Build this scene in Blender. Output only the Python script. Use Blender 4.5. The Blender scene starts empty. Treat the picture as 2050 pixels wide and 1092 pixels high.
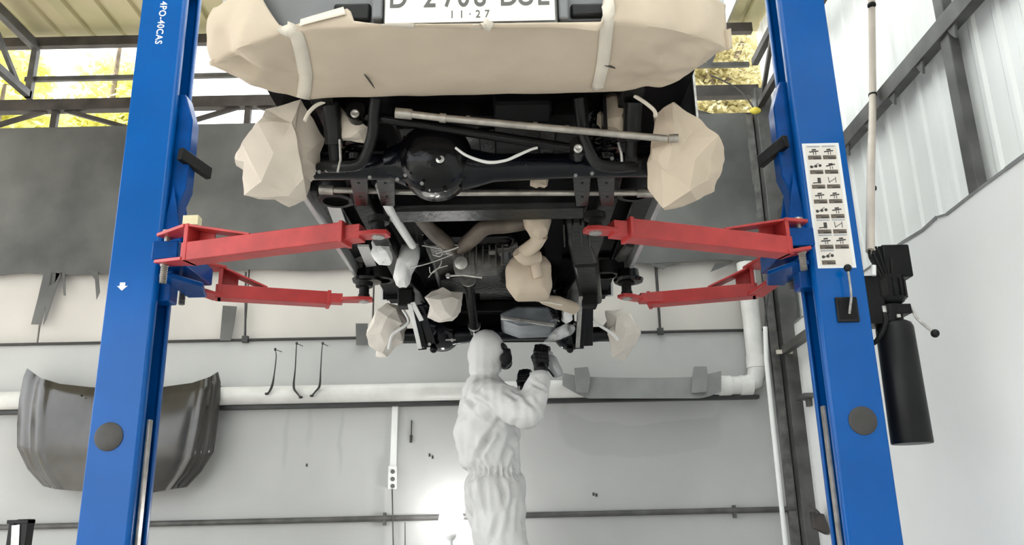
import bpy, bmesh, math, random
from mathutils import Vector, Matrix, noise
random.seed(7)
scene = bpy.context.scene
COL = scene.collection
V = Vector
PI = math.pi

# ------------------------------------------------------------------ camera, world, sun, exposure
FPX, PITCH, ROLL, HC = 1675.0, math.radians(16.6), math.radians(1.2), 0.71
F_ = V((0, math.cos(PITCH), math.sin(PITCH)))
U0 = V((0, -math.sin(PITCH), math.cos(PITCH)))
R0 = V((1, 0, 0))
UP_ = U0 * math.cos(ROLL) + R0 * math.sin(ROLL)
RT_ = R0 * math.cos(ROLL) - U0 * math.sin(ROLL)
CAM = V((0, 0, HC))
cam_d = bpy.data.cameras.new('camera')
cam_d.sensor_width = 36.0
cam_d.lens = FPX / 2050.0 * 36.0
cam_d.clip_start = 0.05
cam = bpy.data.objects.new('camera', cam_d)
COL.objects.link(cam)
m = Matrix((RT_, UP_, -F_)).transposed().to_4x4()
m.translation = CAM
cam.matrix_world = m
scene.camera = cam

world = bpy.data.worlds.new('sky')
scene.world = world
world.use_nodes = True
wn = world.node_tree
wn.nodes['Background'].inputs[0].default_value = (0.93, 0.97, 1.0, 1)
wn.nodes['Background'].inputs[1].default_value = 2.3

sun_d = bpy.data.lights.new('sun', 'SUN')
sun_d.energy = 5.0
sun_d.angle = math.radians(3)
sun_d.color = (1.0, 0.95, 0.86)
sun = bpy.data.objects.new('sun', sun_d)
COL.objects.link(sun)
sun.rotation_euler = V((-0.55, -0.50, 0.90)).to_track_quat('Z', 'Y').to_euler()

vs = scene.view_settings
vs.view_transform = 'Standard'
vs.look = 'None'
vs.exposure = 0.66
vs.gamma = 1.0
vs.use_curve_mapping = False
scene.cycles.volume_bounces = 4


def at(px, py, Y=None, X=None, Z=None):
    """point of the place seen in direction (px, py), on the plane Y, X or Z = given"""
    d = F_ + RT_ * ((px - 1025.0) / FPX) + UP_ * ((546.0 - py) / FPX)
    if Y is not None:
        t = (Y - CAM.y) / d.y
    elif X is not None:
        t = (X - CAM.x) / d.x
    else:
        t = (Z - CAM.z) / d.z
    return CAM + d * t


# ------------------------------------------------------------------ materials
def mat(name, col, rough=0.5, metal=0.0, var=0.0, vscale=6.0, col2=None, bump=0.0, bscale=40.0, coat=0.0, trans=0.0, spec=None, detail=4.0):
    mt = bpy.data.materials.new(name)
    mt.use_nodes = True
    nt = mt.node_tree
    b = nt.nodes['Principled BSDF']
    b.inputs['Base Color'].default_value = (*col, 1)
    b.inputs['Roughness'].default_value = rough
    b.inputs['Metallic'].default_value = metal
    if spec is not None:
        b.inputs['Specular IOR Level'].default_value = spec
    if coat:
        b.inputs['Coat Weight'].default_value = coat
        b.inputs['Coat Roughness'].default_value = 0.12
    tc = nt.nodes.new('ShaderNodeTexCoord')
    if var or col2:
        n = nt.nodes.new('ShaderNodeTexNoise')
        n.inputs['Scale'].default_value = vscale
        n.inputs['Detail'].default_value = detail
        nt.links.new(tc.outputs['Object'], n.inputs['Vector'])
        r = nt.nodes.new('ShaderNodeValToRGB')
        c2 = col2 if col2 else tuple(max(0, c * (1 - var)) for c in col)
        c1 = col if col2 else tuple(min(1, c * (1 + var * 0.5)) for c in col)
        r.color_ramp.elements[0].position = 0.35
        r.color_ramp.elements[0].color = (*c2, 1)
        r.color_ramp.elements[1].position = 0.68
        r.color_ramp.elements[1].color = (*c1, 1)
        nt.links.new(n.outputs['Fac'], r.inputs['Fac'])
        nt.links.new(r.outputs['Color'], b.inputs['Base Color'])
    if bump:
        n2 = nt.nodes.new('ShaderNodeTexNoise')
        n2.inputs['Scale'].default_value = bscale
        n2.inputs['Detail'].default_value = 5
        nt.links.new(tc.outputs['Object'], n2.inputs['Vector'])
        bp = nt.nodes.new('ShaderNodeBump')
        bp.inputs['Strength'].default_value = bump
        bp.inputs['Distance'].default_value = 0.02
        nt.links.new(n2.outputs['Fac'], bp.inputs['Height'])
        nt.links.new(bp.outputs['Normal'], b.inputs['Normal'])
    if trans:
        tr = nt.nodes.new('ShaderNodeBsdfTranslucent')
        tr.inputs['Color'].default_value = (*col, 1)
        mx = nt.nodes.new('ShaderNodeMixShader')
        mx.inputs[0].default_value = trans
        out = nt.nodes['Material Output']
        nt.links.new(b.outputs[0], mx.inputs[1])
        nt.links.new(tr.outputs[0], mx.inputs[2])
        nt.links.new(mx.outputs[0], out.inputs['Surface'])
    return mt


def emit(name, col, strength):
    mt = bpy.data.materials.new(name)
    mt.use_nodes = True
    b = mt.node_tree.nodes['Principled BSDF']
    b.inputs['Base Color'].default_value = (*col, 1)
    b.inputs['Emission Color'].default_value = (*col, 1)
    b.inputs['Emission Strength'].default_value = strength
    return mt


M = {}
M['blue'] = mat('blue_paint', (0.0, 0.092, 0.37), 0.20, var=0.10, vscale=3, spec=0.26)
M['blue_dark'] = mat('blue_carriage_paint', (0.0, 0.062, 0.28), 0.22, var=0.25, vscale=8, spec=0.15)
M['red'] = mat('red_paint', (0.47, 0.046, 0.046), 0.35, var=0.2, vscale=9, spec=0.4, bump=0.04)
M['black'] = mat('black_chassis_paint', (0.004, 0.0042, 0.005), 0.16, var=0.5, vscale=9, bump=0.10, bscale=40, spec=0.22)
M['satin'] = mat('satin_black_steel', (0.012, 0.012, 0.0125), 0.3, var=0.7, vscale=6, bump=0.14, bscale=30, spec=0.18)
M['rubber'] = mat('black_rubber', (0.008, 0.008, 0.008), 0.5, var=0.3, bump=0.05, spec=0.2)
M['steel'] = mat('bare_steel', (0.42, 0.39, 0.355), 0.3, 0.8, var=0.3, vscale=20)
M['zinc'] = mat('zinc_bolt', (0.50, 0.49, 0.47), 0.3, 0.7, var=0.3, vscale=40)
M['cast'] = mat('grey_cast_alloy', (0.16, 0.155, 0.15), 0.5, 0.4, var=0.4, vscale=14, bump=0.12)
M['pan'] = mat('oil_pan_alloy', (0.24, 0.26, 0.29), 0.32, 0.5, var=0.3, vscale=10)
M['rust'] = mat('brown_grey_pipe', (0.13, 0.105, 0.085), 0.5, 0.1, var=0.4, vscale=8, bump=0.08)
M['paper'] = mat('masking_paper', (0.64, 0.535, 0.42), 0.75, var=0.08, vscale=5, bump=0.12, bscale=14, trans=0.15)
M['paper_pale'] = mat('pale_masking_paper', (0.64, 0.565, 0.485), 0.72, var=0.08, vscale=5, bump=0.12, bscale=14, trans=0.12)
M['paper_white'] = mat('white_masking_paper', (0.80, 0.745, 0.68), 0.72, var=0.08, vscale=5, bump=0.12, bscale=14, trans=0.12)
M['tape'] = mat('masking_tape', (0.70, 0.635, 0.55), 0.6, var=0.06, vscale=14, bump=0.1, bscale=60)
M['white_film_and_lit'] = mat('masking_film_and_lit_white', (0.86, 0.86, 0.85), 0.35, var=0.05, vscale=8, bump=0.2, bscale=18)  # film, and also the white of lit sill strip, pipe and arm edge
M['body_grey'] = mat('grey_body_plastic', (0.175, 0.18, 0.19), 0.45, var=0.12, vscale=4, bump=0.03, bscale=150)
M['body_dark'] = mat('dark_floor_pan', (0.005, 0.005, 0.006), 0.5, var=0.4, vscale=5, bump=0.08, bscale=30, spec=0.08)
M['body_paint'] = mat('silver_body_paint', (0.55, 0.56, 0.57), 0.3, 0.2, var=0.05, coat=0.6)
M['glass'] = mat('dark_window_glass', (0.01, 0.012, 0.014), 0.06, 0.0, spec=0.8)
M['plate'] = mat('number_plate_white', (0.80, 0.77, 0.73), 0.4, var=0.03, vscale=10)
M['plate_ink'] = mat('plate_ink', (0.10, 0.095, 0.09), 0.5)
M['concrete'] = mat('grey_plaster', (0.52, 0.52, 0.51), 0.75, col2=(0.45, 0.45, 0.445), vscale=1.3, bump=0.05, bscale=25)
M['panel_pale'] = mat('pale_wall_board', (0.56, 0.525, 0.49), 0.7, col2=(0.47, 0.445, 0.42), vscale=1.2, bump=0.03)
M['white_wall'] = mat('white_wall_paint', (0.86, 0.86, 0.85), 0.5, col2=(0.80, 0.80, 0.795), vscale=1.0, bump=0.03)
M['tin_white'] = mat('white_tin_sheet', (0.87, 0.88, 0.87), 0.35, 0.0, col2=(0.80, 0.81, 0.80), vscale=2.0, bump=0.03, bscale=6)
M['roof'] = mat('olive_roof_sheet', (0.52, 0.45, 0.28), 0.5, 0.1, col2=(0.42, 0.38, 0.21), vscale=1.6, bump=0.03)
M['fibre'] = mat('translucent_fibreglass', (0.85, 0.87, 0.86), 0.5, trans=0.8)
M['tarp'] = mat('dark_grey_sheet', (0.125, 0.124, 0.12), 0.6, col2=(0.05, 0.05, 0.05), vscale=1.5, bump=0.12, bscale=5, detail=6)
M['girder'] = mat('brown_black_steel', (0.055, 0.046, 0.042), 0.55, 0.1, var=0.5, vscale=6, bump=0.08)
M['girder_grey'] = mat('grey_steel_section', (0.10, 0.097, 0.094), 0.5, 0.2, var=0.4, vscale=6)
M['pvc'] = mat('grey_white_pvc', (0.66, 0.65, 0.63), 0.4, var=0.14, vscale=5)
M['conduit'] = mat('beige_conduit', (0.60, 0.52, 0.45), 0.45, var=0.1, vscale=6)
M['hood_grey'] = mat('grey_metallic_panel', (0.058, 0.055, 0.052), 0.22, 0.5, var=0.25, vscale=4, coat=0.3)
M['lip_grey'] = mat('grey_primer_panel', (0.24, 0.24, 0.24), 0.45, 0.1, var=0.15, vscale=6)
M['wiper'] = mat('dark_wiper_metal', (0.03, 0.03, 0.03), 0.5, var=0.3)
M['white_plastic'] = mat('white_plastic', (0.80, 0.80, 0.79), 0.4, var=0.04)
M['dark_plastic'] = mat('dark_plastic', (0.010, 0.010, 0.011), 0.4, var=0.3, spec=0.25)
M['motor'] = mat('black_motor_paint', (0.004, 0.004, 0.0045), 0.4, var=0.4, vscale=10, bump=0.05, spec=0.2)
M['tank'] = mat('black_oil_tank', (0.008, 0.008, 0.009), 0.4, var=0.3, vscale=7, spec=0.25)
M['cap_grey'] = mat('dark_grey_rubber_cap', (0.045, 0.042, 0.040), 0.5, var=0.2, vscale=18)
M['suit'] = mat('white_coverall_fabric', (0.66, 0.655, 0.65), 0.6, var=0.04, vscale=7, bump=0.3, bscale=11)
M['glove'] = mat('black_nitrile', (0.006, 0.006, 0.007), 0.35, var=0.3, bump=0.06, spec=0.2)
M['skin'] = mat('skin', (0.42, 0.25, 0.17), 0.5)
M['floor'] = mat('concrete_floor', (0.64, 0.63, 0.61), 0.6, col2=(0.56, 0.55, 0.535), vscale=0.8, bump=0.04)
M['ground'] = mat('outdoor_ground', (0.42, 0.40, 0.36), 0.85, col2=(0.34, 0.33, 0.28), vscale=0.3)
M['leaf'] = mat('yellow_green_leaf', (0.88, 0.86, 0.42), 0.5, col2=(0.62, 0.60, 0.16), vscale=1.2, trans=0.5)
M['leaf_pale'] = mat('pale_leaf', (0.74, 0.68, 0.42), 0.5, col2=(0.36, 0.31, 0.13), vscale=2.0, trans=0.4)
M['bark'] = mat('bark', (0.20, 0.16, 0.12), 0.9, var=0.4, bump=0.4)
M['decal'] = mat('decal_white', (0.80, 0.74, 0.68), 0.45, var=0.05, vscale=12)
M['decal_white'] = mat('decal_border_white', (0.84, 0.84, 0.84), 0.4)
M['ink_brown'] = mat('decal_ink_brown', (0.16, 0.125, 0.10), 0.5, var=0.4, vscale=60)
M['ink_black'] = mat('decal_ink_black', (0.05, 0.045, 0.04), 0.5, var=0.5, vscale=60)
M['ink_grey'] = mat('decal_ink_grey', (0.40, 0.42, 0.46), 0.5, var=0.2, vscale=60)
M['white_print'] = mat('white_print', (0.75, 0.80, 0.85), 0.45)
M['spray_grey'] = mat('grey_anodised', (0.36, 0.36, 0.37), 0.4, 0.3)
M['yellow'] = mat('yellow_flag', (0.75, 0.60, 0.08), 0.6)
M['cream'] = mat('cream_foam', (0.75, 0.68, 0.45), 0.8, bump=0.2, bscale=60)
M['lamp_on'] = emit('lit_lamp_lens', (1.0, 0.99, 0.97), 26.0)
M['navy'] = mat('black_blue_axle_paint', (0.003, 0.0035, 0.007), 0.16, var=0.5, vscale=9, spec=0.25, bump=0.08)

# wall paint with overspray stains that have a shape of their own
def stain_mat(name, base, stains):
    mt = mat(name, base, 0.75, col2=tuple(c * 0.87 for c in base), vscale=1.3, bump=0.05, bscale=25)
    nt = mt.node_tree
    b = nt.nodes['Principled BSDF']
    src = b.inputs['Base Color'].links[0].from_socket
    geo = nt.nodes.new('ShaderNodeNewGeometry')
    sep = nt.nodes.new('ShaderNodeSeparateXYZ')
    nz = nt.nodes.new('ShaderNodeTexNoise')
    nz.inputs['Scale'].default_value = 4.0
    nt.links.new(geo.outputs['Position'], nz.inputs['Vector'])
    mxv = nt.nodes.new('ShaderNodeMixRGB')
    mxv.blend_type = 'ADD'
    mxv.inputs[0].default_value = 0.10
    nt.links.new(geo.outputs['Position'], mxv.inputs[1])
    nt.links.new(nz.outputs['Color'], mxv.inputs[2])
    nt.links.new(mxv.outputs[0], sep.inputs[0])

    def mth(op, a, c):
        n = nt.nodes.new('ShaderNodeMath')
        n.operation = op
        for i, x in enumerate((a, c)):
            if isinstance(x, (int, float)):
                n.inputs[i].default_value = x
            else:
                nt.links.new(x, n.inputs[i])
        return n.outputs[0]
    for (cx, cz, rx, rz, pw, soft, col, amt) in stains:
        dx = mth('POWER', mth('ABSOLUTE', mth('DIVIDE', mth('SUBTRACT', sep.outputs['X'], cx + 0.05), rx), 0), pw)
        dz = mth('POWER', mth('ABSOLUTE', mth('DIVIDE', mth('SUBTRACT', sep.outputs['Z'], cz + 0.05), rz), 0), pw)
        dd = mth('ADD', dx, dz)
        mr = nt.nodes.new('ShaderNodeMapRange')
        mr.inputs['From Min'].default_value = 1.0 - soft
        mr.inputs['From Max'].default_value = 1.0 + soft
        mr.inputs['To Min'].default_value = amt
        mr.inputs['To Max'].default_value = 0.0
        nt.links.new(dd, mr.inputs['Value'])
        mx = nt.nodes.new('ShaderNodeMixRGB')
        nt.links.new(mr.outputs[0], mx.inputs[0])
        nt.links.new(src, mx.inputs[1])
        mx.inputs[2].default_value = (*col, 1)
        src = mx.outputs[0]
    nt.links.new(src, b.inputs['Base Color'])
    return mt


# ------------------------------------------------------------------ shape helpers
WLOC = {}


def nb():
    return bmesh.new()


def box(bm, c, s, rot=None):
    c = V(c)
    vs_ = []
    for x in (-.5, .5):
        for y in (-.5, .5):
            for z in (-.5, .5):
                p = V((x * s[0], y * s[1], z * s[2]))
                if rot is not None:
                    p = rot @ p
                vs_.append(bm.verts.new(c + p))
    for f in ((0, 1, 3, 2), (4, 6, 7, 5), (0, 4, 5, 1), (2, 3, 7, 6), (0, 2, 6, 4), (1, 5, 7, 3)):
        bm.faces.new([vs_[i] for i in f])
    return bm


def frame(d, up=V((0, 0, 1))):
    d = V(d).normalized()
    s = d.cross(V(up))
    if s.length < 1e-4:
        s = d.cross(V((0, 1, 0)))
    s.normalize()
    u = s.cross(d).normalized()
    return d, s, u


def bar(bm, p, q, w, h, up=(0, 0, 1), w2=None, h2=None):
    """box beam from p to q, w sideways, h along up; w2/h2 at the far end"""
    p, q = V(p), V(q)
    d, s, u = frame(q - p, V(up))
    w2 = w if w2 is None else w2
    h2 = h if h2 is None else h2
    a = [bm.verts.new(p + s * (i * w / 2) + u * (j * h / 2)) for i, j in ((-1, -1), (1, -1), (1, 1), (-1, 1))]
    b = [bm.verts.new(q + s * (i * w2 / 2) + u * (j * h2 / 2)) for i, j in ((-1, -1), (1, -1), (1, 1), (-1, 1))]
    bm.faces.new(a[::-1])
    bm.faces.new(b)
    for i in range(4):
        k = (i + 1) % 4
        bm.faces.new((a[i], a[k], b[k], b[i]))
    return bm


def smooth_path(pts, n=6):
    pts = [V(p) for p in pts]
    if len(pts) < 3:
        return pts
    out = []
    for i in range(len(pts) - 1):
        p0 = pts[max(i - 1, 0)]
        p1, p2 = pts[i], pts[i + 1]
        p3 = pts[min(i + 2, len(pts) - 1)]
        for k in range(n):
            t = k / n
            out.append(0.5 * ((2 * p1) + (p2 - p0) * t + (2 * p0 - 5 * p1 + 4 * p2 - p3) * t * t + (3 * p1 - p0 - 3 * p2 + p3) * t ** 3))
    out.append(pts[-1])
    return out


def tube(bm, pts, r, n=10, caps=True, sm=0, flat=None):
    """swept tube; r a number or one radius per point; flat = (a, b) ellipse factors"""
    pts = [V(p) for p in pts]
    rs = [r] * len(pts) if isinstance(r, (int, float)) else list(r)
    if sm:
        m0 = len(pts)
        sp = smooth_path(pts, sm)
        rs2 = []
        for i in range(len(sp)):
            t = i / sm
            k = min(int(t), m0 - 2)
            rs2.append(rs[k] + (rs[k + 1] - rs[k]) * (t - k))
        pts, rs = sp, rs2
    d, s, u = frame(pts[1] - pts[0])
    rings = []
    for i, p in enumerate(pts):
        if i == 0:
            t = pts[1] - pts[0]
        elif i == len(pts) - 1:
            t = pts[-1] - pts[-2]
        else:
            t = (pts[i + 1] - pts[i]).normalized() + (pts[i] - pts[i - 1]).normalized()
        t.normalize()
        s = (s - t * s.dot(t)).normalized()
        u = s.cross(t).normalized()
        fa, fb = flat if flat else (1, 1)
        rings.append([bm.verts.new(p + s * (rs[i] * fa * math.cos(2 * PI * k / n)) + u * (rs[i] * fb * math.sin(2 * PI * k / n))) for k in range(n)])
    for a, b in zip(rings, rings[1:]):
        for k in range(n):
            j = (k + 1) % n
            bm.faces.new((a[k], a[j], b[j], b[k]))
    if caps:
        bm.faces.new(rings[0][::-1])
        bm.faces.new(rings[-1])
    return bm


def cyl(bm, p, q, r, r2=None, n=14):
    return tube(bm, [p, q], [r, r if r2 is None else r2], n)


def lathe(bm, o, axis, prof, n=24, caps=True):
    """prof: list of (distance along axis, radius)"""
    o = V(o)
    d, s, u = frame(axis)
    rings = []
    for t, r in prof:
        rings.append([bm.verts.new(o + d * t + s * (r * math.cos(2 * PI * k / n)) + u * (r * math.sin(2 * PI * k / n))) for k in range(n)])
    for a, b in zip(rings, rings[1:]):
        for k in range(n):
            j = (k + 1) % n
            bm.faces.new((a[k], a[j], b[j], b[k]))
    if caps:
        bm.faces.new(rings[0][::-1])
        bm.faces.new(rings[-1])
    return bm


def prism(bm, poly, off):
    """poly: 3D points of one face; off: extrusion vector"""
    a = [bm.verts.new(V(p)) for p in poly]
    b = [bm.verts.new(V(p) + V(off)) for p in poly]
    bm.faces.new(a)
    bm.faces.new(b[::-1])
    n = len(a)
    for i in range(n):
        k = (i + 1) % n
        bm.faces.new((a[k], a[i], b[i], b[k]))
    return bm


def sheet(bm, fn, nu, nv, th=None):
    """grid surface fn(u, v); th = offset vector or function(u, v, p) for a second skin"""
    g = [[bm.verts.new(fn(i / nu, j / nv)) for j in range(nv + 1)] for i in range(nu + 1)]
    for i in range(nu):
        for j in range(nv):
            bm.faces.new((g[i][j], g[i + 1][j], g[i + 1][j + 1], g[i][j + 1]))
    if th is not None:
        h = [[bm.verts.new(g[i][j].co + (th(i / nu, j / nv) if callable(th) else V(th))) for j in range(nv + 1)] for i in range(nu + 1)]
        for i in range(nu):
            for j in range(nv):
                bm.faces.new((h[i][j + 1], h[i + 1][j + 1], h[i + 1][j], h[i][j]))
        for i in range(nu):
            bm.faces.new((g[i + 1][0], g[i][0], h[i][0], h[i + 1][0]))
            bm.faces.new((g[i][nv], g[i + 1][nv], h[i + 1][nv], h[i][nv]))
        for j in range(nv):
            bm.faces.new((g[0][j], g[0][j + 1], h[0][j + 1], h[0][j]))
            bm.faces.new((g[nu][j + 1], g[nu][j], h[nu][j], h[nu][j + 1]))
    return bm


def ball(bm, c, r, nu=14, nv=9):
    c = V(c)
    if isinstance(r, (int, float)):
        r = (r, r, r)
    rings = []
    top = bm.verts.new(c + V((0, 0, r[2])))
    bot = bm.verts.new(c - V((0, 0, r[2])))
    for j in range(1, nv):
        a = PI * j / nv
        rings.append([bm.verts.new(c + V((r[0] * math.sin(a) * math.cos(2 * PI * k / nu), r[1] * math.sin(a) * math.sin(2 * PI * k / nu), r[2] * math.cos(a)))) for k in range(nu)])
    for k in range(nu):
        j = (k + 1) % nu
        bm.faces.new((top, rings[0][k], rings[0][j]))
        bm.faces.new((bot, rings[-1][j], rings[-1][k]))
        for a, b in zip(rings, rings[1:]):
            bm.faces.new((a[k], b[k], b[j], a[j]))
    return bm


def tri_wave(x):
    return abs((x % 1.0) - 0.5) * 2.0 - 0.5


def crumpler(seed, freq, n=7):
    rr = random.Random(seed)
    ws = []
    for i in range(n):
        d = V((rr.uniform(-1, 1), rr.uniform(-1, 1), rr.uniform(-1, 1))).normalized()
        ws.append((d * freq * rr.uniform(0.5, 1.7), rr.random(), rr.uniform(0.5, 1.0)))
    def f(p):
        s = 0
        for d, ph, a in ws:
            w = noise.noise(p * freq * 0.6 + V((ph * 9, seed, 0))) * 0.5
            s += a * tri_wave(d.dot(p) + ph + w)
        return s / n
    return f


def crumple(bm, amp, freq, seed):
    bm.normal_update()
    f = crumpler(seed, freq)
    mv = [(v, v.normal * (f(v.co) * amp * 2.2)) for v in bm.verts]
    for v, d in mv:
        v.co += d


def bag(bm, outline, depth, nv=22, nu=64, pw=0.55, yshift=None):
    """closed pouch: outline = world points in a plane of constant Y, bulging by depth to both sides"""
    c = sum(outline, V()) / len(outline)
    ang = sorted([(math.atan2(p.z - c.z, p.x - c.x), (V((p.x, 0, p.z)) - V((c.x, 0, c.z))).length) for p in outline])
    def rad(a):
        a = (a + PI) % (2 * PI) - PI
        for i in range(len(ang)):
            a0, r0 = ang[i]
            a1, r1 = ang[(i + 1) % len(ang)]
            if i == len(ang) - 1:
                a1 += 2 * PI
                if a < a0:
                    a += 2 * PI if a + 2 * PI <= a1 + 1e-6 else 0
            if a0 <= a <= a1:
                t = (a - a0) / max(a1 - a0, 1e-6)
                p0 = V((math.cos(a0), math.sin(a0))) * r0
                p1 = V((math.cos(a1), math.sin(a1))) * r1
                # true straight chord
                dx = V((math.cos(a), math.sin(a)))
                e = p1 - p0
                den = dx.x * e.y - dx.y * e.x
                if abs(den) < 1e-9:
                    return r0 + (r1 - r0) * t
                return (p0.x * e.y - p0.y * e.x) / den
        return ang[0][1]
    rings = []
    for j in range(1, nv):
        ph = -PI / 2 + PI * j / nv
        f = math.cos(ph) ** pw
        g = math.copysign(abs(math.sin(ph)) ** 0.8, ph)
        rings.append([bm.verts.new(V((c.x + rad(2 * PI * k / nu) * f * math.cos(2 * PI * k / nu), c.y + g * depth, c.z + rad(2 * PI * k / nu) * f * math.sin(2 * PI * k / nu)))) for k in range(nu)])
    a0 = bm.verts.new(c + V((0, -depth, 0)))
    a1 = bm.verts.new(c + V((0, depth, 0)))
    for k in range(nu):
        j = (k + 1) % nu
        bm.faces.new((a0, rings[0][k], rings[0][j]))
        bm.faces.new((a1, rings[-1][j], rings[-1][k]))
        for a, b in zip(rings, rings[1:]):
            bm.faces.new((a[k], b[k], b[j], a[j]))
    return bm


def ico_bag(bm, outline, depth, seed, sub=2):
    """pouch without poles: a turned icosphere stretched to the outline"""
    c = sum(outline, V()) / len(outline)
    o2 = [V((p.x - c.x, p.z - c.z)) for p in outline]

    def rad(a):
        d = V((math.cos(a), math.sin(a)))
        best = 0.0
        for p, q in zip(o2, o2[1:] + o2[:1]):
            e = q - p
            den = d.x * e.y - d.y * e.x
            if abs(den) < 1e-9:
                continue
            t = (p.x * e.y - p.y * e.x) / den
            s_ = (p.x * d.y - p.y * d.x) / den
            if t > 0 and -1e-6 <= s_ <= 1 + 1e-6:
                best = max(best, t)
        return best
    bmesh.ops.create_icosphere(bm, subdivisions=sub, radius=1.0)
    rq = random.Random(seed)
    rot = Matrix.Rotation(rq.random() * 6, 3, 'X') @ Matrix.Rotation(rq.random() * 6, 3, 'Z')
    for v in bm.verts:
        d = (rot @ v.co).normalized()
        h = math.hypot(d.x, d.z)
        a = math.atan2(d.z, d.x)
        f = min(1.0, (h ** 0.75) * 1.02)
        r = rad(a) * f
        v.co = V((c.x + r * math.cos(a), c.y + math.copysign(abs(d.y) ** 0.85, d.y) * depth, c.z + r * math.sin(a)))


def hexnut(bm, o, axis, r, h):
    return lathe(bm, o, axis, [(0, r), (h, r)], 6)


def obj(name, bm, material, parent=None, bevel=0.0, sharp=38.0, label=None):
    bmesh.ops.recalc_face_normals(bm, faces=bm.faces)
    lim = math.radians(sharp)
    for f in bm.faces:
        f.smooth = True
    for e in bm.edges:
        if len(e.link_faces) == 2:
            e.smooth = e.calc_face_angle(0) < lim
    lo = V((min(v.co.x for v in bm.verts), min(v.co.y for v in bm.verts), min(v.co.z for v in bm.verts)))
    hi = V((max(v.co.x for v in bm.verts), max(v.co.y for v in bm.verts), max(v.co.z for v in bm.verts)))
    c = (lo + hi) / 2
    bmesh.ops.translate(bm, verts=bm.verts, vec=-c)
    me = bpy.data.meshes.new(name)
    bm.to_mesh(me)
    bm.free()
    me.materials.append(M[material] if isinstance(material, str) else material)
    o = bpy.data.objects.new(name, me)
    COL.objects.link(o)
    WLOC[o] = c
    if parent is not None:
        o.parent = parent
        o.location = c - WLOC[parent]
    else:
        o.location = c
    if bevel:
        bv = o.modifiers.new('bevel', 'BEVEL')
        bv.width = bevel
        bv.segments = 2
        bv.limit_method = 'ANGLE'
        bv.angle_limit = math.radians(40)
    if label:
        o['label'] = label
    return o


def each(name, bm, material, parent=None, bevel=0.0, sharp=38.0, label=None):
    """one object for every loose piece of bm"""
    seen, out = set(), []
    bm.verts.ensure_lookup_table()
    for v0 in bm.verts:
        if v0 in seen:
            continue
        st_, isl = [v0], []
        seen.add(v0)
        while st_:
            v = st_.pop()
            isl.append(v)
            for e in v.link_edges:
                w = e.other_vert(v)
                if w not in seen:
                    seen.add(w)
                    st_.append(w)
        b2 = nb()
        mp = {v: b2.verts.new(v.co) for v in isl}
        fs = {f for v in isl for f in v.link_faces}
        for f in fs:
            b2.faces.new([mp[v] for v in f.verts])
        out.append(obj(name, b2, material, parent, bevel, sharp, label))
    bm.free()
    return out


def tag(o, label, cat, group=None, kind=None):
    o['label'] = label
    o['category'] = cat
    if group:
        o['group'] = group
    if kind:
        o['kind'] = kind
    return o


def thing(name, loc, label, cat, group=None, kind=None):
    o = bpy.data.objects.new(name, None)
    o.empty_display_size = 0.05
    COL.objects.link(o)
    o.location = V(loc)
    WLOC[o] = V(loc)
    return tag(o, label, cat, group, kind)


def text(name, body, size, material, parent, mtx, spacing=1.0, ext=0.0006, sx=1.0, align='CENTER', offset=0.0):
    cu = bpy.data.curves.new(name, 'FONT')
    cu.body = body
    cu.size = size
    cu.space_character = spacing
    cu.extrude = ext
    cu.offset = offset
    cu.align_x = align
    cu.align_y = 'BOTTOM_BASELINE'
    tmp = bpy.data.objects.new('t', cu)
    COL.objects.link(tmp)
    dg = bpy.context.evaluated_depsgraph_get()
    dg.update()
    me = bpy.data.meshes.new_from_object(tmp.evaluated_get(dg))
    bpy.data.objects.remove(tmp)
    bpy.data.curves.remove(cu)
    me.transform(Matrix.Diagonal((sx, 1, 1, 1)))
    me.transform(mtx)
    b = nb()
    b.from_mesh(me)
    bpy.data.meshes.remove(me)
    return obj(name, b, material, parent)


def mtx_of(o, x, y):
    """matrix with given origin, text direction x and up y"""
    x, y = V(x).normalized(), V(y)
    z = x.cross(y).normalized()
    y = z.cross(x)
    mm = Matrix((x, y, z)).transposed().to_4x4()
    mm.translation = V(o)
    return mm


def remesh_obj(name, bm, voxel, material, parent, smooth=6, disp=None):
    bmesh.ops.recalc_face_normals(bm, faces=bm.faces)
    me = bpy.data.meshes.new('tmp')
    bm.to_mesh(me)
    bm.free()
    o = bpy.data.objects.new('tmp', me)
    COL.objects.link(o)
    r = o.modifiers.new('r', 'REMESH')
    r.mode = 'VOXEL'
    r.voxel_size = voxel
    s = o.modifiers.new('s', 'SMOOTH')
    s.iterations = smooth
    s.factor = 0.5
    dg = bpy.context.evaluated_depsgraph_get()
    dg.update()
    me2 = bpy.data.meshes.new_from_object(o.evaluated_get(dg))
    bpy.data.objects.remove(o)
    b = nb()
    b.from_mesh(me2)
    bpy.data.meshes.remove(me2)
    if disp:
        b.normal_update()
        mv = [(v, v.normal * disp(v.co)) for v in b.verts]
        for v, d in mv:
            v.co += d
    return obj(name, b, material, parent, sharp=80)


def limb(bm, pts, n=12):
    """chain of (point, radius or (rx,ry,rz)) as overlapping solid tubes and balls, later remeshed to one skin"""
    for (p, r), (q, s) in zip(pts, pts[1:]):
        p, q = V(p), V(q)
        L = (q - p).length
        k = max(2, int(L / 0.02))
        for i in range(k + 1):
            t = i / k
            rr = tuple(a + (b - a) * t for a, b in zip(r if not isinstance(r, (int, float)) else (r,) * 3, s if not isinstance(s, (int, float)) else (s,) * 3))
            ball(bm, p.lerp(q, t), rr, n, 8)


# ================================================================== SETTING
WY = 6.30          # back wall face
WX = 2.12          # right wall face
CX = -0.10         # car and lift centre line

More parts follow.
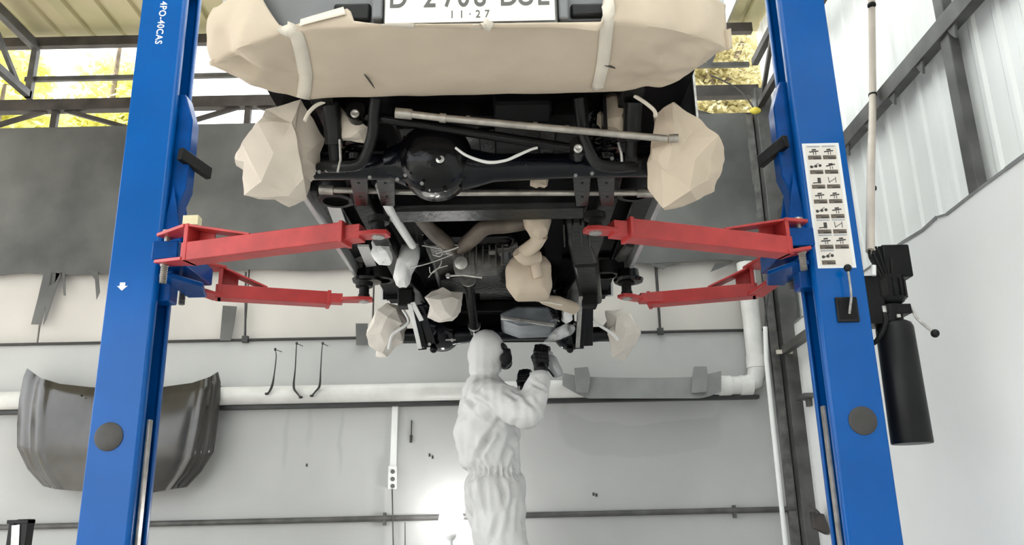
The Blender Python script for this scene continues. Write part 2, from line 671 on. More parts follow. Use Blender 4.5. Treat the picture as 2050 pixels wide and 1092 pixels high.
b = nb()
box(b, (-2.4, 0.85, -0.06), (9.2, 11.1, 0.12))
tag(obj('floor', b, 'floor'), 'light grey concrete workshop floor under the lift', 'floor', kind='structure')
b = nb()
box(b, (0, 10, -0.25), (120, 110, 0.24))
tag(obj('ground', b, 'ground'), 'pale open ground outside the workshop', 'ground', kind='structure')

# back wall: plastered lower part, boards above
c1 = at(1285, 862, Y=WY)
st = [(c1.x, c1.z + 0.05, 0.60, 0.24, 3.2, 0.10, (0.34, 0.34, 0.335), 0.35),
      (at(1290, 800, Y=WY).x, at(1290, 815, Y=WY).z, 0.56, 0.12, 2.6, 0.05, (0.46, 0.46, 0.455), 0.6),
      (at(230, 900, Y=WY).x, at(230, 880, Y=WY).z, 0.88, 0.45, 2.6, 0.3, (0.36, 0.355, 0.35), 0.45),
      (at(575, 880, Y=WY).x, at(575, 880, Y=WY).z, 0.018, 0.22, 2.0, 0.7, (0.36, 0.36, 0.36), 0.5),
      (at(620, 850, Y=WY).x, at(620, 850, Y=WY).z, 0.018, 0.18, 2.0, 0.7, (0.38, 0.38, 0.38), 0.5),
      (at(682, 880, Y=WY).x, at(682, 880, Y=WY).z, 0.018, 0.22, 2.0, 0.7, (0.36, 0.36, 0.36), 0.5),
      (at(1420, 610, Y=WY).x, at(1420, 690, Y=WY).z, 0.50, 0.20, 2.4, 0.35, (0.40, 0.40, 0.40), 0.35)]
M['wall_low'] = stain_mat('grey_plaster_with_overspray', (0.47, 0.47, 0.462), st)
zj = at(600, 678, Y=WY).z
b = nb()
box(b, (-2.4, WY + 0.10, zj / 2), (9.3, 0.20, zj))
wb = tag(obj('wall_back', b, 'wall_low'), 'grey plastered rear wall behind the worker with overspray stains', 'wall', kind='structure')
# boards above the joint
z2 = at(600, 250, Y=WY).z
xs = [-7.0, -5.29, -3.68, at(492, 600, Y=WY).x, at(740, 640, Y=WY).x + 0.02, at(1318, 600, Y=WY).x, 2.24]
for x0, x1 in zip(xs, xs[1:]):
    b = nb()
    box(b, ((x0 + x1) / 2, WY + 0.11, (zj + z2) / 2 + 0.002), (x1 - x0 - 0.012, 0.16, z2 - zj - 0.004))
    obj('wall_board', b, 'panel_pale', wb, bevel=0.004)
# right wall: flat lower part, ribbed tin sheets above
zr = 2.11
b = nb()
box(b, (WX + 0.10, 0.85, zr / 2), (0.20, 11.0, zr))
wr = tag(obj('wall_right', b, 'white_wall'), 'white painted side wall with ribbed tin sheets above', 'wall', kind='structure')


def ribbed(o, u, v, n, length, height, pitch, rib_w, rib_h, th=0.004):
    """ribbed sheet: o corner, u across ribs, v along ribs, n rib direction"""
    bm = nb()
    prof = [(0, 0)]
    x = pitch * 0.5
    while x < length - pitch * 0.3:
        prof += [(x - rib_w * 0.5, 0), (x - rib_w * 0.22, rib_h), (x + rib_w * 0.22, rib_h), (x + rib_w * 0.5, 0)]
        x += pitch
    prof.append((length, 0))
    rows = []
    for k in (0, 1):
        rows.append([bm.verts.new(V(o) + V(u) * a + V(n) * h + V(v) * (height * k)) for a, h in prof])
    rows2 = [[bm.verts.new(q.co - V(n) * th) for q in r] for r in rows]
    for i in range(len(prof) - 1):
        bm.faces.new((rows[0][i], rows[0][i + 1], rows[1][i + 1], rows[1][i]))
        bm.faces.new((rows2[1][i], rows2[1][i + 1], rows2[0][i + 1], rows2[0][i]))
        bm.faces.new((rows2[0][i], rows2[0][i + 1], rows[0][i + 1], rows[0][i]))
        bm.faces.new((rows[1][i], rows[1][i + 1], rows2[1][i + 1], rows2[1][i]))
    bm.faces.new((rows[0][0], rows[1][0], rows2[1][0], rows2[0][0]))
    bm.faces.new((rows2[0][-1], rows2[1][-1], rows[1][-1], rows[0][-1]))
    return bm


rr = random.Random(3)
y = -4.42
while y < 6.25:
    L = 0.76
    if y + L > 6.45:
        L = 6.45 - y
    b = ribbed((WX + 0.075 + 0.0012 * (round((y + 4.42) / 0.76) % 2), y, zr - 0.03), (0, 1, 0), (0, 0, 1), (-1, 0, 0), L + 0.02, 2.72, 0.19, 0.07, 0.010)
    obj('tin_sheet', b, 'tin_white', wr, sharp=25)
    y += 0.76
b = nb()
zf = 2 * zr + 0.7
prism(b, [(-6.99, -4.76, 0), (-6.85, -4.76, 0), (-6.85, -4.76, 3.9), (-1.6, -4.76, 3.9), (-1.6, -4.76, 0), (2.31, -4.76, 0), (2.31, -4.76, zf), (-6.99, -4.76, zf)], (0, 0.16, 0))  # unseen wall added to block light, with a gateway to let some in
tag(obj('wall_front_added', b, 'concrete'), 'added unseen grey wall behind the viewer, its gateway shaped for the light', 'wall', kind='structure')
# ragged paint edge along the top of the flat wall
b = nb()
y = 6.2
prev = None
while y > 0.2:
    z = zr + rr.uniform(-0.012, 0.012)
    if prev:
        bar(b, prev, (WX - 0.002, y, z), 0.006, 0.008 + rr.random() * 0.012)
    prev = (WX - 0.002, y, z)
    y -= rr.uniform(0.08, 0.25)
obj('paint_edge', b, 'lip_grey', wr)

# roof
zroof = at(150, 74, Y=WY).z
x = -6.9
rs = None
roof_root = thing('ceiling', (-2.4, 1.7, zroof), 'olive beige ribbed roof sheets seen from below', 'roof', kind='structure')
k = 0
while x < 2.3:
    L = min(0.80, 2.36 - x)
    b = ribbed((x, -4.6, zroof + 0.03 + 0.002 * (k % 2)), (1, 0, 0), (0, 1, 0), (0, 0, 1), L + 0.02, 11.08, 0.265, 0.06, 0.03)
    obj('added_skylight' if k in (6, 7, 8, 9, 10) else 'roof_sheet', b, 'fibre' if k in (6, 7, 8, 9, 10) else 'roof', roof_root, sharp=25)  # translucent sheets added out of view to let in more light
    x += 0.80
    k += 1


def trim(name, segs, label, material='girder', cat='beam', bev=0.0):
    bm = nb()
    for s in segs:
        bar(bm, *s)
    return tag(obj(name, bm, material, bevel=bev), label, cat, kind='structure')


# eaves purlin, tie rod, truss over the back wall
pA = lambda px, py, Y=WY: at(px, py, Y=Y)
zp = (at(150, 76, Y=WY).z + at(150, 95, Y=WY).z) / 2
trim('trim_1', [((-6.9, WY, zp), (2.1, WY, zp), 0.06, 0.085)], 'dark brown steel purlin under the far edge of the roof')
zt = at(300, 152, Y=WY).z
trim('trim_2', [((-4.1, WY + 0.02, zt), (2.05, WY + 0.02, zt), 0.03, 0.04)], 'thin brown tie rod across the open gable', 'girder_grey')
zb_ = at(300, 206, Y=WY).z
zt0 = at(300, 252, Y=WY).z
segs = [((-6.9, WY + 0.03, zb_), (2.1, WY + 0.03, zb_), 0.08, 0.10), ((-6.9, WY + 0.03, zt0 - 0.03), (2.1, WY + 0.03, zt0 - 0.03), 0.06, 0.07)]
xg = at(108, 220, Y=WY).x
for i in range(-1, 5):
    gx = xg + i * 1.62
    if gx < 2.0:
        segs.append(((gx, WY + 0.03, zb_), (gx, WY + 0.03, zt0 - 0.03), 0.04, 0.05, (1, 0, 0)))
        if gx - .62 > -6.8:
            segs.append(((gx - 0.08, WY + 0.03, zb_ - 0.04), (gx - 0.72, WY + 0.03, zt0 - 0.03), 0.03, 0.035))
        if gx + .72 < 2.0:
            segs.append(((gx + 0.08, WY + 0.03, zb_ - 0.04), (gx + 0.72, WY + 0.03, zt0 - 0.03), 0.03, 0.035))
trim('trim_3', segs, 'dark grey steel truss beam on top of the rear wall')
# truss running along the left bay
xl = at(72, 100, Y=WY).x
zl1 = at(72, 98, Y=WY).z
zl2 = at(60, 190, Y=WY).z
segs = [((xl, WY, zl1 + 0.02), (xl, -2.5, zl1 + 0.02), 0.06, 0.08), ((xl, WY, zl2), (xl, -2.5, zl2), 0.05, 0.06), ((xl, WY, zl1), (xl, WY, zl2 - 0.03), 0.05, 0.05, (0, 1, 0))]
for i in range(6):
    y0 = WY - 0.15 - i * 1.2
    segs.append(((xl, y0, zl2), (xl, y0 - 0.6, zl1), 0.03, 0.04))
    segs.append(((xl, y0 - 0.6, zl1), (xl, y0 - 1.2, zl2), 0.03, 0.04))
trim('trim_4', segs, 'brown steel lattice truss running towards the viewer at upper left', 'girder_grey')
# girts and columns of the right wall
xg_ = WX - 0.0
zg = at(1690, 285, X=WX).z
ygc = at(1915, 200, X=WX).y
segs = [((WX + 0.01, 6.2, zg), (WX + 0.01, -2.5, zg), 0.06, 0.10)]
tr5 = trim('trim_5', segs, 'dark grey girt running diagonally up along the white tin wall', 'girder_grey', bev=0.004)
trim('trim_6', [((WX + 0.02, ygc, zr), (WX + 0.02, ygc, zroof), 0.08, 0.05, (1, 0, 0))], 'dark vertical post crossing the girt on the tin wall', 'girder_grey', 'post', bev=0.004)
# small tin tabs under the girt
for i in range(9):
    yy = 5.1 - i * 0.33
    b = nb()
    prism(b, [(WX - 0.012, yy, zg - 0.05), (WX - 0.012, yy + 0.07, zg - 0.05), (WX - 0.012, yy + 0.05, zg - 0.085), (WX - 0.012, yy + 0.02, zg - 0.12)], (0.012, 0, 0))
    obj('sheet_clip', b, 'tarp', tr5)
# upper right lattice by the corner
z44 = at(1500, 150, X=WX - 0.05).z
z47 = at(1520, 60, X=WX - 0.05).z
segs = [((WX - 0.06, WY - 0.1, z44), (WX - 0.06, 2.0, z44), 0.05, 0.06), ((WX - 0.06, WY - 0.1, z44 - 0.40), (WX - 0.06, 2.0, z44 - 0.40), 0.05, 0.05)]
for i in range(4):
    y0 = WY - 0.15 - i * 1.0
    segs.append(((WX - 0.06, y0, z44 - 0.4), (WX - 0.06, y0 - 0.5, z44), 0.03, 0.035))
    segs.append(((WX - 0.06, y0 - 0.5, z44), (WX - 0.06, y0 - 1.0, z44 - 0.4), 0.03, 0.035))
trim('trim_7', segs, 'brown steel lattice along the top of the side wall at upper right')
# corner column with flashing
xc0, xc1 = at(1528, 400, Y=WY - 0.06).x, at(1556, 400, Y=WY - 0.06).x
b = nb()
box(b, ((xc0 + xc1) / 2 + 0.02, WY - 0.06, 2.05), (xc1 - xc0 + 0.02, 0.12, 4.1))
tag(obj('trim_8', b, 'girder_grey', bevel=0.006), 'dark steel corner column between the rear and side walls', 'column', kind='structure')
b = nb()
xf = at(1512, 400, Y=WY - 0.03).x
box(b, (xf + 0.02, WY - 0.02, 1.95), (0.06, 0.04, 3.9))
tag(obj('trim_9', b, 'cast'), 'grey metal flashing strip beside the corner column', 'trim', kind='structure')
# thin joint rod, and low bar
b = nb()
tube(b, [at(-60, 692, Y=WY - 0.015), at(1562, 660, Y=WY - 0.015)], 0.011, 8)
tr10 = tag(obj('trim_10', b, 'wiper'), 'thin black rod along the joint of the rear wall boards', 'rod', kind='structure')
for px, py0, py1 in ((491, 545, 680), (1322, 528, 664)):
    b = nb()
    tube(b, [at(px + (1 if px < 800 else -8), py0, Y=WY - 0.02), at(px, py1 - 4, Y=WY - 0.02)], 0.008, 6)
    box(b, at(px, py1, Y=WY - 0.025), (0.045, 0.035, 0.05))
    obj('hanger_rod', b, 'wiper', tr10)
b = nb()
tube(b, [at(-60, 1058, Y=WY - 0.025), at(1592, 1020, Y=WY - 0.025)], 0.021, 10)
for px in (770, 1470):
    box(b, at(px, 1040 if px < 1000 else 1025, Y=WY - 0.02), (0.02, 0.04, 0.09))
tag(obj('trim_11', b, 'girder_grey'), 'dark steel bar fixed low along the rear wall', 'bar', kind='structure')
# diagonal brace at the corner
b = nb()
bar(b, at(1570, 702, Y=WY - 0.12), at(1660, 640, X=WX - 0.03), 0.05, 0.06)
tag(obj('trim_12', b, 'girder_grey'), 'short diagonal steel brace at the corner behind the right blue column', 'brace', kind='structure')

# ================================================================== LIFT COLUMNS
PY0, PY1 = 3.60, 3.80


def lift_column(sx, label):
    if sx < 0:
        xo, xi = at(211, 600, Y=PY0).x, at(304, 600, Y=PY0).x
    else:
        xo, xi = at(1738, 600, Y=PY0).x, at(1640, 600, Y=PY0).x
    cxm = (xo + xi) / 2
    inn = 1 if xi > xo else -1
    root = thing('lift_column', (cxm, (PY0 + PY1) / 2, 0), label, 'lift column', 'blue columns of the two-post car lift')
    H = 3.35
    # C-channel cross-section, open towards the car
    t = 0.012
    lip = 0.028
    W_ = abs(xi - xo)
    out = [(0, 0), (W_, 0), (W_ + 0.012, 0.012), (W_ + 0.012, 0.012 + lip), (W_, 0.012 + lip), (W_ - t, t + 0.006), (t, t),
           (t, PY1 - PY0 - t), (W_ - t, PY1 - PY0 - t - 0.006), (W_, PY1 - PY0 - 0.012 - lip), (W_ + 0.012, PY1 - PY0 - 0.012 - lip), (W_ + 0.012, PY1 - PY0 - 0.012), (W_, PY1 - PY0), (0, PY1 - PY0)]
    bm = nb()
    prism(bm, [(xo + inn * a, PY0 + c, 0.02) for a, c in out], (0, 0, H))
    obj('channel', bm, 'blue', root, bevel=0.006)
    bm = nb()
    box(bm, (cxm, (PY0 + PY1) / 2, 0.01), (0.42, 0.42, 0.02))
    obj('base_plate', bm, 'blue', root, bevel=0.004)
    # inner rail strip
    bm = nb()
    ztop = at(285 if sx < 0 else 1660, 840 if sx < 0 else 812, Y=PY0 + 0.04).z
    box(bm, (xi + inn * 0.020, PY0 + 0.065, (0.03 + ztop) / 2), (0.012, 0.03, ztop - 0.03))
    obj('guide_strip', bm, 'steel', root)
    # round cap
    cpx = (218, 875) if sx < 0 else (1727, 843)
    c = at(*cpx, Y=PY0)
    bm = nb()
    lathe(bm, (c.x, PY0 + 0.002, c.z), (0, -1, 0), [(0, 0.061), (0.006, 0.061), (0.010, 0.054), (0.011, 0.02)], 28)
    obj('round_cap', bm, 'cap_grey', root)
    # carriage
    car = nb()
    zb0 = 1.80
    xcar = xi + inn * 0.075
    za = at(375, 205, Y=PY0 + 0.1).z
    poly = [(xi - inn * 0.12, za + 0.02), (xi + inn * 0.035, za + 0.02), (xcar + inn * 0.005, za - 0.12), (xcar + inn * 0.005, 2.25), (xcar - inn * 0.02, 2.18), (xcar - inn * 0.02, zb0 - 0.10), (xi - inn * 0.12, zb0 - 0.10)]
    prism(car, [(x_, PY0 + 0.055, z_) for x_, z_ in poly], (0, 0.09, 0))
    # triangular gussets on the carriage front
    for yy in (PY0 + 0.03, PY0 + 0.155):
        prism(car, [(xcar - inn * 0.045, yy, 2.26), (xcar + inn * 0.02, yy, 1.97), (xcar - inn * 0.085, yy, 1.97)], (0, 0.012, 0))
    # arm bracket box
    box(car, (xcar + inn * 0.012, (PY0 + PY1) / 2, 1.885), (0.115, 0.44, 0.085))
    prism(car, [(xcar - inn * 0.03, PY0 - 0.06, 1.775), (xcar + inn * 0.03, PY0 - 0.06, 1.775), (xcar + inn * 0.11, PY0 + 0.10, 1.775), (xcar + inn * 0.06, PY1 + 0.09, 1.775), (xcar - inn * 0.03, PY1 + 0.09, 1.775)], (0, 0, 0.022))
    obj('carriage', car, 'blue_dark', root, bevel=0.006)
    # black rubber door guard
    bm = nb()
    zg0 = at(350, 315, Y=PY0 + 0.05).z
    p0 = V((xcar - inn * 0.02, PY0 + 0.01, zg0 + 0.0))
    p1 = p0 + V((inn * 0.07, 0.20, -0.02))
    bar(bm, p0, p1, 0.03, 0.062)
    obj('rubber_guard', bm, 'rubber', root, bevel=0.004)
    # swing arms
    for near in (True, False):
        if sx < 0:
            if near:
                pin = V((at(331, 515, Y=3.50).x, 3.50, 0))
                r0 = V((at(380, 527, Z=1.80).x, at(380, 527, Z=1.80).y, 0))
                r1 = V((at(692, 489, Z=1.80).x, at(692, 489, Z=1.80).y, 0))
                pad = at(757, 470, Z=1.83)
                ptop = 1.905
            else:
                pin = V((at(368, 560, Y=3.87).x, 3.87, 0))
                r0 = V((at(444, 604, Z=1.80).x, at(444, 604, Z=1.80).y - 0.04, 0))
                r1 = V((at(658, 613, Z=1.80).x, at(658, 613, Z=1.80).y, 0))
                pad = at(728, 612, Z=1.80)
                ptop = 1.925
        else:
            if near:
                pin = V((at(1606, 512, Y=3.51).x, 3.51, 0))
                r0 = V((at(1570, 514, Z=1.80).x, at(1570, 514, Z=1.80).y, 0))
                r1 = V((at(1256, 481, Z=1.80).x, at(1256, 481, Z=1.80).y, 0))
                pad = at(1192, 462, Z=1.83)
                ptop = 1.905
            else:
                pin = V((at(1582, 552, Y=3.84).x, 3.84, 0))
                r0 = V((at(1506, 600, Z=1.80).x, at(1506, 600, Z=1.80).y - 0.04, 0))
                r1 = V((at(1300, 614, Z=1.80).x, at(1300, 614, Z=1.80).y, 0))
                pad = at(1256, 606, Z=1.80)
                ptop = 1.925
        d = (r1 - r0).normalized()
        s = V((-d.y, d.x, 0))
        if s.y < 0:
            s = -s
        bz, th = 1.80, 0.082
        if not near:
            th = 0.068
        a = nb()
        # square section tube (open end shows)
        bar(a, r0 - d * 0.02 + V((0, 0, bz + th / 2)), r1 + V((0, 0, bz + th / 2)), 0.085, th)
        # upright at the root and fork plates
        ztop_ = bz + 0.166
        bar(a, r0 + V((0, 0, bz)), r0 + V((0, 0, ztop_)), 0.09, 0.020, up=d)
        bar(a, r0 + d * 0.10 + s * 0.034 + V((0, 0, bz + th)), r0 + d * 0.004 + s * 0.034 + V((0, 0, bz + th)), 0.012, 0.01)
        bar(a, r0 + V((0, 0, ztop_ - 0.008)), pin + V((0, 0, ztop_ - 0.008)) - (r0 - pin).normalized() * 0.03, 0.10, 0.016, w2=0.07)
        bar(a, r0 + V((0, 0, bz + 0.009)), pin + V((0, 0, bz + 0.035)) - (r0 - pin).normalized() * 0.03, 0.10, 0.016, w2=0.07)
        arm = obj('swing_arm', a, 'red', root, bevel=0.003)
        # sloping brace on top
        a = nb()
        L = (r1 - r0).length
        bar(a, r0 + V((0, 0, ztop_ - 0.006)), r0 + d * (L * 0.42) + V((0, 0, bz + th)), 0.085, 0.010)
        obj('brace', a, 'red', arm, bevel=0.002)
        # triangular side plate
        a = nb()
        prism(a, [r0 + s * 0.036 + V((0, 0, bz + th)), r0 + s * 0.036 + V((0, 0, ztop_)), r0 + s * 0.036 + d * 0.085 + V((0, 0, ztop_ - 0.03)), r0 + s * 0.036 + d * 0.085 + V((0, 0, bz + th))], s * 0.01)
        obj('side_plate', a, 'red', arm)
        # telescopic extension and flat tongue
        a = nb()
        p2 = V((pad.x, pad.y, 0))
        dd = (p2 - r1).normalized()
        bar(a, r1 - d * 0.10 + V((0, 0, bz + th / 2)), r1 + dd * 0.07 + V((0, 0, bz + th / 2)), 0.064, th - 0.020)
        tip = p2 + dd * 0.045
        tz = bz + 0.022
        ss = V((-dd.y, dd.x, 0))
        prism(a, [r1 + dd * 0.05 + ss * 0.032 + V((0, 0, tz)), p2 + ss * 0.042 + V((0, 0, tz)), tip + ss * 0.026 + V((0, 0, tz)), tip - ss * 0.026 + V((0, 0, tz)), p2 - ss * 0.042 + V((0, 0, tz)), r1 + dd * 0.05 - ss * 0.032 + V((0, 0, tz))], (0, 0, 0.018))
        obj('extension', a, 'red', arm, bevel=0.002)
        # stop collar at the mouth of the tube
        a = nb()
        bar(a, r1 - d * 0.012 + V((0, 0, bz + th / 2)), r1 + d * 0.006 + V((0, 0, bz + th / 2)), 0.094, th + 0.010)
        obj('collar', a, 'red', arm, bevel=0.002)
        # pad on its post
        a = nb()
        lathe(a, (p2.x, p2.y, tz + 0.016), (0, 0, 1), [(0, 0.030), (0.02, 0.030), (0.022, 0.026), (ptop - tz - 0.045, 0.026), (ptop - tz - 0.042, 0.044), (ptop - tz - 0.018, 0.046), (ptop - tz - 0.018, 0.02)], 20)
        obj('lifting_pad', a, 'rubber', arm)
        a = nb()
        lathe(a, (p2.x, p2.y, tz - 0.006), (0, 0, 1), [(0, 0.026), (0.007, 0.026)], 20)
        obj('retaining_ring', a, 'zinc', arm)
        # hinge pin with thread below and head above
        a = nb()
        zb1 = bz + 0.035 - 0.098
        prof = [(0, 0.012)]
        zz = 0.004
        while zz < 0.075:
            prof += [(zz, 0.0165), (zz + 0.004, 0.013)]
            zz += 0.008
        prof += [(0.078, 0.019), (0.098, 0.019), (0.100, 0.012), (ztop_ - zb1, 0.012), (ztop_ - zb1, 0.024), (ztop_ - zb1 + 0.014, 0.022), (ztop_ - zb1 + 0.016, 0.010)]
        lathe(a, (pin.x, pin.y, zb1), (0, 0, 1), prof, 14)
        obj('hinge_pin', a, 'cast' if not near else 'steel', arm)
    return root, xo, xi, inn


colL, xoL, xiL, innL = lift_column(-1, 'blue lift column on the left with white model lettering and arrow')
colR, xoR, xiR, innR = lift_column(1, 'blue lift column on the right with a picture decal and black lever')

# lettering on the left column, read downwards
c = at(322, 48, Y=PY0 - 0.001)
o_ = at(303, 94, Y=PY0 - 0.0015)
p_t = at(331, 5, Y=PY0 - 0.0015)
dirv = V((0, 0, -1))
o_start = V((p_t.x - 0.030, PY0 - 0.0012, at(325, 3, Y=PY0).z))
text('lettering', '4PO-40CAS', 0.048, 'white_print', colL, mtx_of(o_start + V((0.007, 0, 0.0)), (-0.02, 0, -1), (1, 0, -0.02)), spacing=1.12, align='LEFT', offset=0.0008, sx=0.92)
# arrow sticker
ca = at(245, 573, Y=PY0 - 0.001)
b = nb()
pts = [(-0.012, 0.016), (0.012, 0.016), (0.012, 0.0), (0.024, 0.0), (0.0, -0.022), (-0.024, 0.0), (-0.012, 0.0)]
prism(b, [(ca.x + x_, PY0 - 0.0022, ca.z + z_) for x_, z_ in pts], (0, 0.002, 0))
obj('arrow_sticker', b, 'white_print', colL)
# foam piece on the left bracket
b = nb()
box(b, at(385, 444, Y=3.62) + V((0, 0, 0.0)), (0.07, 0.05, 0.045))
crumple(b, 0.004, 12, 5)
foam = obj('foam_block', b, 'cream')
tag(foam, 'small cream foam block lying on the left red arm bracket', 'foam block')

# decal with pictograms on the right column
cTL, cTR = at(1620, 287, Y=PY0), at(1689, 287, Y=PY0)
cBL, cBR = at(1650, 537, Y=PY0), at(1714, 537, Y=PY0)
zt_, zb1_ = (cTL.z + cTR.z) / 2, (cBL.z + cBR.z) / 2
xd0, xd1 = min(xoR, xiR) + 0.012, max(xoR, xiR) - 0.032
b = nb()
box(b, ((xd0 + xd1) / 2, PY0 - 0.0008, (zt_ + zb1_) / 2), (xd1 - xd0, 0.0016, zt_ - zb1_))
dec = obj('picture_decal', b, 'decal_white', colR, label='white decal strip with two columns of warning pictograms')
wd, hd = xd1 - xd0, zt_ - zb1_
b = nb()
box(b, ((xd0 + xd1) / 2, PY0 - 0.0018, (zt_ + zb1_) / 2), (wd - 0.026, 0.0008, hd - 0.020))
obj('decal_field', b, 'decal', dec)
bb, bk, bg = nb(), nb(), nb()
rr = random.Random(11)
rows_ = 8
for r_ in range(rows_):
    for c_ in range(2):
        if r_ == 7 and c_ == 1:
            continue
        cw = (wd - 0.034) / 2
        x0 = xd0 + 0.017 + c_ * cw + 0.004
        rh = (hd - 0.026) / rows_
        ztp = zt_ - 0.014 - r_ * rh
        yq = PY0 - 0.0026
        cxm = x0 + cw / 2 - 0.004
        box(bb, (cxm, yq, ztp - rh * 0.80), (cw - 0.008, 0.0008, rh * 0.27))
        box(bk, (cxm + cw * 0.15, yq - 0.0006, ztp - rh * 0.86), (cw * 0.5, 0.0006, rh * 0.10))
        # small pictogram: car outline strokes, posts, dots, different in every cell
        zc = ztp - rh * 0.36
        kind = (r_ * 2 + c_) % 6
        if kind in (0, 1, 3):
            bar(bk, (cxm - cw * 0.32, yq, zc - 0.004), (cxm + cw * 0.30, yq, zc + rr.uniform(-0.004, 0.006)), 0.0008, 0.006)
            bar(bk, (cxm - cw * 0.14, yq, zc + 0.006), (cxm + cw * 0.14, yq, zc + 0.008), 0.0008, 0.007)
            bar(bk, (cxm - cw * 0.05, yq, zc - 0.005), (cxm - cw * 0.05, yq, zc - rh * 0.26), 0.0008, 0.003, up=(1, 0, 0))
            bar(bk, (cxm + cw * 0.10, yq, zc - 0.005), (cxm + cw * 0.10, yq, zc - rh * 0.26), 0.0008, 0.003, up=(1, 0, 0))
        elif kind == 2:
            for q in (-0.3, 0.0, 0.28):
                lathe(bk, (cxm + cw * q, yq + 0.0003, zc - 0.003 + 0.01 * q), (0, -1, 0), [(0, 0.0075), (0.0008, 0.0075)], 10)
            bar(bk, (cxm - cw * 0.3, yq, zc - 0.012), (cxm + cw * 0.2, yq, zc + 0.012), 0.0008, 0.003)
        elif kind == 4:
            box(bk, (cxm + cw * 0.1, yq, zc - 0.002), (cw * 0.22, 0.0008, rh * 0.38))
            bar(bk, (cxm - cw * 0.35, yq, zc - 0.014), (cxm, yq, zc - 0.012), 0.0008, 0.005)
        else:
            bar(bk, (cxm - cw * 0.25, yq, zc - rh * 0.2), (cxm - cw * 0.28, yq, zc + rh * 0.2), 0.0008, 0.003, up=(1, 0, 0))
            bar(bk, (cxm + cw * 0.2, yq, zc - rh * 0.2), (cxm + cw * 0.2, yq, zc + rh * 0.2), 0.0008, 0.003, up=(1, 0, 0))
            bar(bk, (cxm - cw * 0.25, yq, zc - rh * 0.15), (cxm + cw * 0.2, yq, zc + rh * 0.1), 0.0008, 0.003)
        if r_ in (0, 5, 6, 7):
            box(bg, (cxm, yq, ztp - 0.003), (cw - 0.010, 0.0008, 0.006))
each('caption_bar', bb, 'ink_brown', dec)
obj('pictogram', bk, 'ink_black', dec)
each('header_bar', bg, 'ink_grey', dec)
# lever box
lb = at(1695, 621, Y=PY0)
b = nb()
box(b, (lb.x, PY0 - 0.006, lb.z), (0.098, 0.012, 0.115))
lev = obj('lever_box', b, 'dark_plastic', colR, bevel=0.010)
b = nb()
box(b, (lb.x, PY0 - 0.013, lb.z), (0.075, 0.004, 0.09))
obj('recess', b, 'motor', lev, bevel=0.004)
kb = at(1697, 537, Y=PY0 - 0.05)
b = nb()
tube(b, [(lb.x + 0.004, PY0 - 0.014, lb.z - 0.02), (lb.x + 0.006, PY0 - 0.03, lb.z + 0.01), (kb.x + 0.001, PY0 - 0.045, lb.z + 0.06), (kb.x, PY0 - 0.05, kb.z)], 0.0055, 8, sm=4)
obj('lever_rod', b, 'zinc', lev)
b = nb()
ball(b, kb, 0.0175)
obj('lever_knob', b, 'dark_plastic', lev)

# ------------------------------------------------------------------ hydraulic power unit on the right column
pu = thing('hydraulic_power_unit', (at(1790, 700, Y=3.68).x, 3.68, at(1815, 893, Y=3.68).z), 'black hydraulic pump with a long oil tank on the right column', 'hydraulic pump')
YU = 3.68
xm = at(1785, 530, Y=YU).x
zm0, zm1 = at(1785, 562, Y=YU).z, at(1785, 498, Y=YU).z
b = nb()
box(b, (xm, YU, (zm0 + zm1) / 2 + 0.0), (0.125, 0.13, zm1 - zm0))
obj('motor_box', b, 'motor', pu, bevel=0.008)
zq0 = at(1780, 612, Y=YU).z
xq = at(1776, 590, Y=YU).x
b = nb()
lathe(b, (xq, YU, zq0), (0, 0, 1), [(0, 0.05), (0.012, 0.068), (0.03, 0.078), (zm0 - zq0 + 0.01, 0.08), (zm0 - zq0 + 0.012, 0.05)], 24)
for k in range(16):
    a_ = 2 * PI * k / 16
    box(b, (xq + 0.08 * math.cos(a_), YU + 0.08 * math.sin(a_), (zq0 + zm0) / 2 + 0.01), (0.008, 0.008, (zm0 - zq0) * 0.7), Matrix.Rotation(a_, 3, 'Z'))
obj('motor', b, 'motor', pu)
zv0, zv1 = at(1790, 642, Y=YU).z, at(1790, 612, Y=YU).z
xv = at(1785, 628, Y=YU).x
b = nb()
box(b, (xv - 0.005, YU, (zv0 + zv1) / 2 + 0.008), (0.15, 0.10, 0.045))
cyl(b, (xv - 0.01, YU, zv0 - 0.02), (xv - 0.01, YU, zv1), 0.055)
box(b, (xv - 0.085, YU, zv0 + 0.01), (0.05, 0.05, 0.06))
obj('valve_block', b, 'motor', pu, bevel=0.004)
zt0_, zt1_ = at(1815, 890, Y=YU).z, at(1790, 645, Y=YU).z
xt = at(1795, 700, Y=YU).x + 0.005
b = nb()
lathe(b, (xt, YU, zt0_), (0, 0, 1), [(0, 0.02), (0.001, 0.083), (0.006, 0.086), (zt1_ - zt0_ - 0.03, 0.080), (zt1_ - zt0_ - 0.01, 0.072), (zt1_ - zt0_, 0.055)], 32)
obj('oil_tank', b, 'tank', pu)
b = nb()
tube(b, [(xt - 0.06, YU - 0.05, zt1_ + 0.05), (xt - 0.065, YU - 0.06, zt1_ - 0.02), (xt - 0.10, YU - 0.03, zt1_ - 0.09), (xt - 0.13, YU, zt1_ - 0.10)], 0.012, 8, sm=4)
obj('hose', b, 'rubber', pu)
b = nb()
cyl(b, (xt - 0.06, YU - 0.055, zt1_ + 0.015), (xt - 0.06, YU - 0.055, zt1_ + 0.06), 0.011)
box(b, (xt - 0.005, YU - 0.066, zt1_ + 0.012), (0.016, 0.01, 0.014))
each('fitting', b, 'zinc', pu)
hx0 = at(1822, 615, Y=YU - 0.03)
hx1 = at(1838, 640, Y=YU - 0.04)
hx2 = at(1872, 668, Y=YU - 0.06)
b = nb()
tube(b, [at(1812, 622, Y=YU - 0.02), hx0, hx1, hx2], 0.0065, 8, sm=4)
hnd = obj('release_handle', b, 'zinc', pu)
b = nb()
ball(b, hx2, 0.019)
